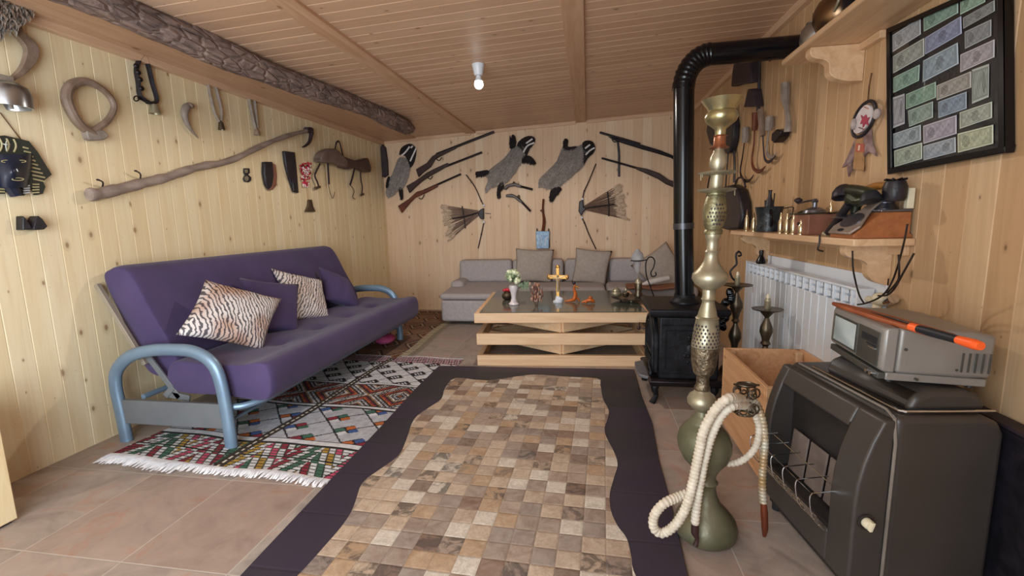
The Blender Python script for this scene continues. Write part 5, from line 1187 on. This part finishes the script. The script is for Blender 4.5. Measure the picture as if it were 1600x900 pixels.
# ================================================================== LOWER SHELF
LZ = 1.145; LX = 1.10
t = thing('lower_shelf', 'pine wall shelf above the radiator holding the telephones', 'shelf', (1.22, 2.95, 1.11))
MB().box(LX, XR-.001, 2.12, 3.80, LZ-.032, LZ).build('shelf_board', 'shelf', t, bevel=.005)
MB().box(XR-.022, XR-.001, 2.15, 3.78, LZ-.075, LZ-.033).build('wall_rail', 'shelf', t, bevel=.003)
def bracket(y, zt, x0, par, th=.045, sc=1.0):
    W = XR-.001-x0; out = [(0.004, 0), (0, -.02), (.008, -.045), (.035, -.06), (.07, -.068), (.095, -.085), (.10, -.11), (.105, -.14), (.13, -.165), (.165, -.178), (.19, -.185), (0, 0), (0, 0)]
    mb = MB(); o_ = [Vector((x0+a*sc, y, zt+b*sc)) for a, b in out[:-2]]; o_ = smooth_path(o_, 4)+[Vector((XR-.001, y, zt-.19*sc)), Vector((XR-.001, y, zt))]
    mb.prism(o_, (0, th, 0)); return mb.build('bracket', 'shelf', par, bevel=.006, seg=2)
bracket(2.26, LZ-.033, 1.14, t); bracket(3.64, LZ-.033, 1.14, t)
Sx = lambda x: (lambda a, b: B(a, b, 0, x))
group = 'brass cartridges on the lower shelf'
for px, top, x, lab in ((1166, 327, 1.125, 'tall brass cartridge furthest along the lower shelf beside the dark cloth'), (1177, 332, 1.13, 'shorter brass cartridge touching the dark mug on its far side'), (1219, 332, 1.13, 'first slim brass cartridge to the right of the dark mug'), (1229, 332, 1.13, 'second slim brass cartridge to the right of the dark mug'), (1239, 332, 1.13, 'brass cartridge between the slim ones and the pointed one by the coffee mill'), (1251, 342, 1.13, 'short pointed brass cartridge in front of the coffee mill'), (1296, 313, 1.28, 'brass cartridge standing at the back between coffee mill and green telephone')):
    c = Sx(x)(px, 362); tp = Sx(x)(px, top); h = max(.07, tp.z-LZ); p = Vector((x, c.y, LZ))
    t = thing('brass_cartridge', lab, 'cartridge', p, group); r = .0135 if px != 1296 else .02
    MB().lathe([(r*1.05, 0), (r*1.05, .006), (r*.85, .009), (r, .014), (r*.92, h*.58), (r*.6, h*.66), (r*.58, h*.72)], p, 18).build('case', 'cartridge', t); MB().lathe([(r*.55, h*.72), (r*.5, h*.82), (r*.25, h*.95), (r*.05, h)], p, 14).build('bullet', 'copper' if px < 1200 else 'cartridge', t)
c = Sx(1.2)(1200, 362); p = Vector((1.20, c.y, LZ)); t = thing('beer_mug', 'dark carved tankard holding thin dark bottle and sticks on the lower shelf', 'mug', p)
MB().lathe([(.075, 0), (.078, .03), (.072, .05), (.074, .10), (.085, .16), (.088, .165), (.08, .165), (.07, .10)], p, 24).build('body', mat('dark_stoneware', '#3a4044', '#24282c', 25, .35, .2, .5, 40), t)
mb = MB(); stube(mb, [p+Vector((-.02, -.08, .14)), p+Vector((-.03, -.12, .11)), p+Vector((-.02, -.11, .06)), p+Vector((-.01, -.075, .04))], .009, 5, 8); mb.build('handle', 'gunsteel', t)
mb = MB(); mb.lathe([(.03, .16), (.022, .20), (.012, .23), (.010, .26), (.013, .275)], p+Vector((0, .0, 0)), 14); mb.tube([p+Vector((0, .05, .15)), p+Vector((0, .065, .21))], .011, 8); mb.tube([p+Vector((0, -.06, .14)), p+Vector((0, -.075, .25))], .004, 6); mb.build('bottle_neck', 'black', t, each=True)
# wire stand and disc
c = Sx(1.24)(1234, 360); p = Vector((1.25, c.y, LZ)); mb = MB(); stube(mb, [p, p+Vector((0, 0, .12)), p+Vector((0, 0, .155)), p+Vector((0, .14, .15))], .003, 3, 6); stube(mb, [p+Vector((0, 0, .10)), p+Vector((0, .05, .07)), p+Vector((0, .06, .0))], .003, 4, 6); mb.box(p.x-.02, p.x+.02, p.y-.02, p.y+.08, LZ, LZ+.004)
tag(mb.build('wire_stand', 'iron'), 'thin dark wire stand behind the slim brass cartridges', 'stand')
c = Sx(1.24)(1252, 345); p = Vector((1.25, c.y, LZ)); mb = MB(); mb.lathe([(.045, -.008), (.048, 0), (.045, .008)], p+Vector((0, 0, .085)), 20, mat=Matrix.Rotation(radians(80), 3, 'X')); mb.tube([p, p+Vector((0, 0, .05))], .012, 10); mb.box(p.x-.025, p.x+.025, p.y-.02, p.y+.02, LZ, LZ+.006)
tag(mb.build('round_medal', 'greenmetal'), 'dark green round disc on a stem beside the coffee mill', 'disc')
# coffee mill
ya, yb = Sx(1.2)(1254, 350).y, Sx(1.2)(1290, 350).y; p = Vector((1.2, (ya+yb)/2, LZ))
t = thing('coffee_mill', 'old brown wooden box coffee mill with crank handle on the lower shelf', 'mill', p); hw = abs(ya-yb)/2*.8
mb = MB(); mb.box(p.x-.07, p.x+.07, p.y-hw, p.y+hw, LZ+.001, LZ+.108); mb.build('box', 'mill', t, bevel=.004)
mb = MB(); mb.box(p.x-.08, p.x+.08, p.y-hw-.01, p.y+hw+.01, LZ+.109, LZ+.116); mb.build('top_plate', 'greenmetal', t, bevel=.002)
mb = MB(); mb.lathe([(.055, .116), (.05, .13), (.03, .142), (.012, .146), (.012, .17), (.018, .175), (.008, .19)], p, 20); mb.build('dome', 'pewter', t)
mb = MB(); stube(mb, [p+Vector((0, 0, .182)), p+Vector((0, .10, .18)), p+Vector((0, .20, .172))], .005, 4, 8); mb.lathe([(.006, 0), (.02, .012), (.022, .022), (.008, .032)], p+Vector((0, .20, .172)), 14); mb.build('crank', 'dark', t)
mb = MB(); mb.ball(p+Vector((-.074, 0, .06)), .008); mb.build('drawer_knob', 'black', t)
# green metal hand telephone with slanted lever
y1 = Sx(1.18)(1322, 370).y; p = Vector((1.22, y1+.02, LZ))
t = thing('field_telephone', 'old dark green metal telephone with receiver resting on its cradle and slanted black handle', 'telephone', p)
mb = MB(); mb.lathe([(.085, 0), (.09, .01), (.07, .022), (.035, .04), (.022, .07), (.02, .13), (.03, .15), (.034, .17), (.02, .18)], p, 24); mb.build('stand', 'greenmetal', t)
mb = MB(); mb.lathe([(.09, .085), (.095, .09), (.04, .10), (.024, .11)], p, 24); mb.build('dial_plate', 'pewter', t)
Yp = p.y; G = lambda x, y, xx=1.17: B(x, y, 0, xx)
mb = MB(); stube(mb, [G(1327, 318), G(1310, 342), G(1297, 358), G(1292, 364)], [.018, .017, .014, .012], 4, 12); mb.build('crank_lever', 'black', t)
mb = MB(); mb.ball(G(1290, 366), .018); mb.build('lever_tip', 'brass', t)
mb = MB(); a, b = G(1316, 299), G(1364, 303); stube(mb, [a, a.lerp(b, .3)+Vector((0, 0, .008)), a.lerp(b, .7)+Vector((0, 0, .006)), b], [.02, .026, .024, .02], 5, 12); mb.build('receiver_grip', 'greenmetal', t)
ax_ = (b-a).normalized(); mb = MB()
ex = G(1318, 296); Rr = Vector((0, .35, 1)).normalized().to_track_quat('Z', 'Y').to_matrix()
mb.lathe([(.018, .02), (.03, .012), (.045, -.008), (.05, -.035), (.046, -.04), (.02, -.02)], ex, 20, mat=Rr); mb.build('ear_cup', 'black', t)
mb = MB(); mb.lathe([(.014, .02), (.026, .01), (.036, -.01), (.04, -.03), (.03, -.032)], G(1360, 304), 20, mat=Rr); mb.build('mouth_cup', 'blackp', t)
mb = MB(); stube(mb, [G(1326, 318), G(1330, 308), G(1342, 314), G(1350, 312)], [.016, .026, .026, .016], 4, 10); mb.box(p.x-.01, p.x+.01, p.y-.09, p.y+.09, LZ+.185, LZ+.20); mb.build('cradle', 'greenmetal', t, bevel=.004)
mb = MB(); stube(mb, [Vector((LX-.004, y1+.06, LZ+.01)), Vector((LX-.008, y1+.05, LZ-.03)), Vector((LX-.01, y1+.055, LZ-.06)), Vector((LX+.02, y1+.07, LZ-.07))], .004, 5, 6); mb.build('loose_wire', 'cord', t)
# wooden slant front telephone: sloping dial face towards the room
N0, N1 = 2.135, 2.325
p = Vector((1.215, 2.23, LZ)); t = thing('wooden_telephone', 'antique wooden wedge telephone with oval dial and handset at the near shelf end', 'telephone', p)
mb = MB(); mb.prism([(x, N0, LZ+.001+z) for x, z in ((1.106, 0), (1.326, 0), (1.326, .014), (1.316, .018), (1.316, .108), (1.205, .108), (1.112, .022), (1.106, .018))], (0, N1-N0, 0)); mb.build('body', 'phonewood', t, bevel=.003)
fa, fb = Vector((1.104, 0, LZ+.022)), Vector((1.205, 0, LZ+.118)); dv = (fb-fa).normalized(); nr = Vector((-dv.z, 0, dv.x))
def fpt(u, w, o=0): return fa.lerp(fb, u)+Vector((0, N0+(N1-N0)*w, 0))+nr*o
mb = MB(); pl2 = [(-.06, .05), (-.06, .95), (.25, 1.04), (.75, .80), (.95, .70), (1.45, .66), (1.5, .34), (.95, .30), (.75, .20), (.25, -.04)]
mb.prism([fpt(u, w, .001) for u, w in pl2], nr*.010); fp_ = mb.build('front_plate', mat('taupe_metal', '#a59488', '#94837a', 9, .4, .3), t, bevel=.003)
mb = MB(); mb.prism([fpt(.48+.30*sin(q), .5+.36*cos(q), .0115) for q in [i*pi/14 for i in range(28)]], nr*.004); mb.build('dial', 'pewter', fp_)
mb = MB(); mb.prism([fpt(.06+.055*sin(q), .5+.12*cos(q), .0115) for q in [i*pi/8 for i in range(16)]], nr*.003); mb.build('maker_badge', 'black', fp_)
mb = MB(); mb.box(1.20, 1.318, N0-.002, N1+.002, LZ+.1095, LZ+.120); mb.lathe([(.05, .12), (.040, .135), (.030, .15), (.05, .165)], (1.262, N0+.085, LZ), 20); mb.build('cradle_plate', 'pewter', t, bevel=.003)
A_, Bb = Vector((1.245, N0+.25, LZ+.205)), Vector((1.245, N0+.01, LZ+.215))
mb = MB(); stube(mb, [A_, A_.lerp(Bb, .5)+Vector((0, 0, .012)), Bb], [.013, .017, .014], 6, 12); mb.build('handset_grip', mat('honey_wood', '#b07838', '#986428', 9, .35), t)
mb = MB(); mb.lathe([(.02, .022), (.034, .018), (.042, -.005), (.040, -.05), (.034, -.062), (.026, -.045)], Bb+Vector((0, -.01, -.0)), 22); mb.build('ear_cup', 'black', t)
mb = MB(); mb.lathe([(.016, .02), (.028, .01), (.034, -.012), (.028, -.025)], A_+Vector((0, .01, 0)), 20); mb.build('mouth_cup', 'black', t)
mb = MB(); [mb.tube([Bb+Vector((0, -.01, .02)), Bb+Vector((.038*cos(q), -.01+.038*sin(q), .026))], .005, 6) for q in [i*pi/4 for i in range(8)]]; mb.build('crown_cap', 'gunsteel', t)
mb = MB(); mb.box(1.296, 1.322, N0, N0+.025, LZ+.121, LZ+.205); mb.build('back_stop', 'ivory', t, bevel=.003)
for pth in ([(1418, 350), (1411, 385), (1398, 430), (1385, 455), (1370, 467), (1352, 474), (1340, 476)], [(1332, 392), (1333, 420), (1338, 445), (1343, 462), (1350, 474)], [(1404, 398), (1405, 425), (1402, 440), (1386, 458)], [(1428, 396), (1412, 425), (1398, 450), (1386, 461), (1372, 462)]):
    mb = MB(); stube(mb, [B(a, b, 0, 1.10 if i < 2 else 1.14) for i, (a, b) in enumerate(pth)], .0035, 6, 6); mb.build('cord', 'cord', t)
# ================================================================== UPPER SHELF
UZ = 2.07
t = thing('upper_shelf', 'high pine wall shelf with rounded brackets holding copper pots, top right', 'shelf', (1.2, 2.2, UZ))
MB().box(1.06, XR-.001, YF+.1, 2.88, UZ, UZ+.03).build('shelf_board', 'shelf', t, bevel=.005)
MB().box(XR-.03, XR-.001, 2.44, 2.86, UZ-.035, UZ-.001).build('wall_rail', 'shelf', t, bevel=.003)
bracket(2.60, UZ-.001, 1.085, t, .055, .92); bracket(.9, UZ-.001, 1.085, t, .055, .92)
U0 = UZ+.031
def pot(name, label, x, y, prof, m, extra=None, cat='pot'):
    p = Vector((x, y, U0)); t = thing(name, label, cat, p); MB().lathe(prof, p, 28).build('body', m, t, angle=50)
    if extra: extra(t, p)
def ex1(t, p):
    mb = MB(); stube(mb, [p+Vector((-.06, -.07, .13)), p+Vector((-.07, -.11, .15)), p+Vector((-.06, -.12, .10)), p+Vector((-.06, -.085, .06))], .006, 5, 8); mb.build('handle', 'brass', t); mb = MB(); mb.ball(p+Vector((-.085, .02, .10)), (.012, .016, .01)); mb.build('spout_boss', 'steel', t)
pot('steel_pot', 'shiny steel pot at the far end of the high shelf by the flue', 1.17, 2.74, [(.05, 0), (.068, .01), (.078, .05), (.072, .10), (.05, .125), (.052, .13)], 'steel')
pot('copper_jug', 'round bellied aged copper jug on the high shelf beside the steel pot', 1.165, 2.52, [(.06, 0), (.09, .02), (.105, .06), (.105, .10), (.085, .14), (.05, .165), (.042, .18), (.055, .205)], 'copper', ex1)
pot('dark_pot', 'blackened round pot on the high shelf nearest the top edge of the photo', 1.17, 2.27, [(.07, 0), (.095, .02), (.105, .08), (.10, .14), (.075, .17), (.08, .18)], 'iron')
pot('dark_kettle', 'dark kettle at the back of the high shelf above the steel pot', 1.265, 2.70, [(.04, 0), (.055, .02), (.06, .12), (.055, .2), (.03, .23), (.04, .25)], 'gunsteel')
# ================================================================== RIGHT WALL
# dreamcatcher
t = wt('dreamcatcher', 'small round dreamcatcher with white fur, red figure and hanging leather strips', 'dreamcatcher', 'R', (1350, 180))
ring = [(1350+17.5*cos(a)+5.5*sin(a)*-1, 186+27*sin(a)-8*cos(a)) for a in [i*2*pi/20 for i in range(20)]]
mb = MB(); stube(mb, [on('R', .025)(*q) for q in ring], .008, 2, 8, True); mb.build('hoop', 'black', t)
mb = MB(); flat_on(mb, [(1350+(x-1350)*.8, 186+(y-186)*.8) for x, y in ring], 'R', .015, .01, 0); mb.build('white_disc', mat('white_hide', '#d8d0d0', '#c8bcbc', 20, .8), t)
mb = MB(); flat_on(mb, [(1345, 194), (1348, 186), (1346, 180), (1350, 183), (1354, 179), (1355, 184), (1360, 183), (1356, 190), (1358, 196), (1353, 193), (1349, 199), (1349, 192)], 'R', .026, .004, 0, lin('#a83a50')); mb.tube([on('R', .027)(1342, 199), on('R', .027)(1352, 203)], .003, 6, col=lin('#8a7070')); mb.tube([on('R', .027)(1350, 167), on('R', .027)(1357, 170)], .003, 6, col=lin('#c89888')); mb.build('painted_figure', 'vc', t)
mb = MB(); mb.ball(on('R', .03)(1334, 194), (.014, .016, .028), 10, 6); mb.ball(on('R', .03)(1370, 178), (.014, .022, .024), 10, 6); mb.build('fur_tuft', mat('pale_fur', '#b8aaa8', '#9c8e8c', 30, .9), t, each=True)
mb = MB(); mb.tube([on('R', .01)(1362, 114), on('R', .015)(1358, 135), on('R', .02)(1356, 158)], .0035, 6); mb.build('hanging_cord', 'rope', t)
for q in ([(1340, 212), (1352, 214), (1350, 266), (1336, 264)],): mb = MB(); flat_on(mb, q, 'R', .01, .01, 0); mb.build('leather_strip', mat('buff_leather', '#b0865c', '#9c7248', 20, .8), t, each=True)
mb = MB(); flat_on(mb, [(1339, 224), (1351, 225), (1350, 238), (1338, 237)], 'R', .0205, .004, 0, lin('#b05a48')); flat_on(mb, [(1342, 227), (1344, 227), (1343, 235), (1341, 235)], 'R', .0248, .002, 0, lin('#e0c8b0')); mb.build('printed_tag', 'vc', t)
for q, c in (([(1340, 212), (1334, 228), (1326, 246), (1318, 262), (1330, 256), (1338, 240)], 'pale_fur'), ([(1352, 212), (1362, 200), (1364, 225), (1372, 244), (1360, 236), (1352, 244)], 'x'), ([(1330, 252), (1334, 260), (1328, 276), (1326, 262)], 'x')):
    mb = MB(); flat_on(mb, q, 'R', .012, .008, 0); mb.build('feather', mat('brown_feather', '#6e5450', '#a08888', 20, .8), t)
# picture frame with bank notes
t = wt('picture_frame', 'black framed collection of old bank notes hanging tilted on the right wall', 'frame', 'R', (1470, 270))
c0, c1, c2, c3 = [on('R', .036)(*q) for q in ((1384, 45), (1568, -38), (1569, 239), (1386, 273))]
def fpnt(u, v, d=0.0):
    p = c0*(1-u)*(1-v)+c1*u*(1-v)+c2*u*v+c3*(1-u)*v; return p+Vector((-d, 0, 0))
def fquad(mb, u0, u1, v0, v1, d0, d1, col=None):
    vs = [fpnt(u, v, d) for d in (d0, d1) for u, v in ((u0, v0), (u1, v0), (u1, v1), (u0, v1))]
    mb.add(vs, [(0, 1, 2, 3), (7, 6, 5, 4), (0, 4, 5, 1), (1, 5, 6, 2), (2, 6, 7, 3), (3, 7, 4, 0)], col)
mb = MB(); e = .035; fquad(mb, 0, 1, 0, e, -.030, .0); fquad(mb, 0, 1, 1-e*1.1, 1, -.030, .0); fquad(mb, 0, .045, e, 1-e*1.1, -.030, .0); fquad(mb, .958, 1, e, 1-e*1.1, -.030, .0); mb.build('frame', 'flue', t, bevel=.003)
mb = MB(); fquad(mb, .046, .957, e+.001, 1-e*1.1-.001, -.028, -.014); mb.build('black_mount', 'black', t)
NOTES = [((174, 177), (316, 88), (317, 172), (175, 262), '#a8aab6'), ((330, 75), (504, -25), (505, 65), (331, 160), '#7fae9c'), ((515, -30), (640, -80), (640, 10), (515, 75), '#8fb8a0'),
 ((528, 90), (688, 0), (689, 55), (530, 145), '#8c8c90'), ((176, 283), (334, 190), (335, 280), (177, 370), '#a8a8a0'), ((337, 190), (520, 80), (523, 168), (338, 275), '#8890c0'), ((537, 160), (671, 97), (671, 180), (538, 247), '#8e9098'),
 ((328, 305), (503, 213), (507, 320), (326, 414), '#8ea4b8'), ((515, 275), (688, 197), (687, 287), (514, 365), '#b0a0ac'), ((178, 390), (312, 324), (308, 405), (178, 468), '#86b09c'), ((396, 430), (570, 357), (570, 440), (396, 505), '#a89c94'), ((574, 350), (660, 320), (658, 488), (574, 522), '#9aa098'),
 ((242, 474), (393, 410), (393, 490), (242, 550), '#7fa890'), ((176, 490), (235, 470), (236, 622), (176, 645), '#a49ca8'), ((252, 556), (378, 509), (378, 590), (258, 638), '#8ea498'), ((404, 512), (547, 460), (547, 545), (405, 594), '#7c92b0'), ((512, 565), (675, 510), (675, 592), (512, 648), '#a8ac9a'),
 ((328, 633), (497, 577), (497, 672), (330, 724), '#a898b0'), ((176, 673), (317, 626), (318, 706), (178, 748), '#98a4b0'), ((501, 672), (681, 626), (681, 722), (502, 768), '#b8b890'), ((329, 734), (492, 688), (493, 764), (330, 806), '#98a0b0'), ((182, 757), (324, 716), (324, 798), (184, 840), '#a8b098')]
random.seed(31)
for i, (a, b, c, d, hx) in enumerate(NOTES):
    Q = [on('R', .0255)(1340+x/3.215, y/3.215) for x, y in (a, b, c, d)]
    base = lin(hx); gy = sum(base)/3; base = tuple(min(1, (gy+(k-gy)*.6)*1.35) for k in base); seed = random.random()*50; ox, oy = random.choice((.25, .72, .5)), .5
    vert = i in (11, 13)
    def cf(u, v, base=base, s=seed, ox=ox, oy=oy):
        if u < .04 or u > .96 or v < .07 or v > .93: return tuple(min(1, k*1.3+.18) for k in base)
        if u < .09 or u > .91 or v < .14 or v > .86: return tuple(k*.8 for k in base)
        d = ((u-ox)/.14)**2+((v-oy)/.36)**2
        k = 1.0+.18*sin(u*40+s)*sin(v*17+s*2)+.12*sin(u*13+v*9+s)
        if d < .75: k *= .68+.2*sin(u*70)*sin(v*30)
        elif d < 1.05: k *= 1.2
        if .3 < v < .42 and abs(u-ox) > .2: k *= .75+.3*(int(u*36) % 2)
        return tuple(max(0, min(1, x*k)) for x in base)
    mb = MB(); mb.grid(lambda u, v: Q[0]*(1-u)*(1-v)+Q[1]*u*(1-v)+Q[2]*u*v+Q[3]*(1-u)*v, 30, 16, colfn=cf)
    o = mb.build('bank_note', 'vc', t, weld=True); sm = o.modifiers.new('s', 'SOLIDIFY'); sm.thickness = .0006
mb = MB(); fquad(mb, .046, .957, e+.001, 1-e*1.1-.001, -.007, -.005); mb.build('glass', 'glass', t)
# tools
def tool(name, label, cat, hpath, hr, bpath, br, hm_='horn', bm_='dark', group=None, w=2.2):
    t = wt(name, label, cat, 'R', hpath[0], 0, group)
    mb = MB(); stube(mb, wp('R', .04)(*hpath), hr, 5, 10); mb.build('handle', hm_, t)
    mb = MB(); stube(mb, wp('R', .04)(*bpath), br, 6, 8, flat=((1, 0, 0), .5)); mb.build('blade', bm_, t); return t
t = wt('adze', 'dark adze with curved handle and wedge head hanging nearest the dreamcatcher', 'adze', 'R', (1228, 128))
mb = MB(); stube(mb, wp('R', .04)((1227, 130), (1227, 152), (1230, 172), (1232, 192), (1231, 206)), [.028, .028, .016, .020, .026], 5, 8); mb.build('handle', 'horn', t)
mb = MB(); flat_on(mb, [(1220, 208), (1228, 201), (1235, 204), (1233, 213), (1224, 223), (1219, 219)], 'R', .01, .06, 0); mb.build('head', 'gunsteel', t, bevel=.006)
G_ = 'sickles on the right wall'
tool('sickle', 'sickle with grey block handle hanging furthest from the camera, above the dark hat', 'sickle', [(1165, 200), (1165, 213), (1164, 223)], [.03, .03, .028], [(1163, 223), (1160, 245), (1157, 264), (1158, 275), (1165, 283), (1172, 281), (1178, 273)], [.008, .010, .012, .013, .012, .010, .004], 'horn', 'gunsteel', G_)
tool('sickle', 'long reddish brown sickle hanging under the dark bell shaped pouch', 'sickle', [(1181, 176), (1180, 190), (1179, 204)], [.03, .026, .02], [(1179, 202), (1178, 225), (1175, 248), (1177, 262), (1184, 268), (1190, 266), (1196, 260)], [.010, .012, .014, .016, .015, .012, .005], 'walnutr', 'walnutr', G_)
tool('sickle', 'slim sickle with cloth wrapped handle between the reddish one and the pale handled one', 'sickle', [(1188, 172), (1190, 192), (1192, 212)], [.022, .024, .018], [(1192, 212), (1193, 232), (1195, 248), (1200, 253), (1206, 250), (1212, 242)], [.008, .009, .011, .012, .010, .004], 'yoke', 'dark', G_)
tool('sickle', 'pale handled small sickle hanging beside the adze', 'sickle', [(1203, 182), (1202, 194), (1201, 204)], [.028, .03, .024], [(1201, 204), (1199, 222), (1198, 236), (1201, 244), (1208, 245), (1214, 238)], [.010, .011, .014, .015, .010, .004], 'white_hide' if 0 else 'horn', 'horn', G_)
t = wt('leather_pouch', 'dark leather pouch hanging high under the flue at the end of the high shelf', 'pouch', 'R', (1170, 110))
mb = MB(); flat_on(mb, [(1160, 96), (1186, 84), (1188, 128), (1178, 130), (1168, 131), (1155, 135), (1157, 112)], 'R', .01, .07, 0); mb.build('pouch', 'dark', t, bevel=.012, seg=2)
mb = MB(); mb.tube(wp('R', .03)((1187, 86), (1186, 140)), .012, 8); mb.tube(wp('R', .03)((1190, 80), (1204, 92)), .018, 8); mb.build('strap', 'black', t)
t = wt('long_bell', 'long dark trapezoid cattle bell below the leather pouch', 'bell', 'R', (1186, 160))
mb = MB(); flat_on(mb, [(1183, 138), (1190, 138), (1194, 166), (1176, 167)], 'R', .008, .07, 0); mb.build('bell', 'dark', t, bevel=.008)
mb = MB(); mb.tube(wp('R', .03)((1185, 166), (1184, 174)), .012, 8); mb.build('clapper', 'dark', t, each=True)
t = wt('horse_collar', 'big dark cloth and leather harness hanging behind the brass bowl of the tall hookah', 'harness', 'R', (1145, 230))
mb = MB(); flat_on(mb, [(1115, 190), (1122, 168), (1133, 162), (1146, 163), (1154, 172), (1157, 195), (1155, 220), (1150, 238), (1143, 240), (1138, 225), (1130, 232), (1118, 225), (1112, 205)], 'R', .005, .06, 1); mb.build('pad', 'black', t, bevel=.015, seg=2)
for q, r in (([(1147, 236), (1148, 260), (1147, 285)], .02), ([(1118, 225), (1114, 255), (1106, 290), (1103, 330)], .014), ([(1138, 236), (1136, 262), (1133, 300)], .014), ([(1118, 230), (1121, 262), (1120, 300)], .013)):
    mb = MB(); stube(mb, wp('R', .03)(*q), r, 4, 8, flat=((1, 0, 0), .5)); mb.build('strap', 'black', t)
t = wt('leather_bag', 'black leather bag hanging against the wall over the far end of the lower shelf', 'bag', 'R', (1158, 330))
mb = MB(); flat_on(mb, [(1145, 291), (1158, 288), (1168, 295), (1174, 315), (1175, 338), (1171, 358), (1150, 359), (1139, 356), (1137, 325), (1140, 303)], 'R', .012, .085, 0); mb.build('bag_body', 'black', t, bevel=.02, seg=3)
mb = MB(); stube(mb, wp('R', .05)((1148, 292), (1152, 280), (1160, 278), (1165, 292)), .008, 4, 8); mb.build('strap', 'dark', t)
# white board on the wall behind the radiator
g = on('R', 0); a_, b_ = g(1203, 391), g(1378, 432)
mb = MB(); mb.box(XR-.012, XR-.002, 2.26, a_.y, .18, min(a_.z, b_.z, 1.035))
tag(mb.build('radiator_backing', 'white', bevel=.002), 'plain white board fixed to the wall behind and above the radiator', 'panel')
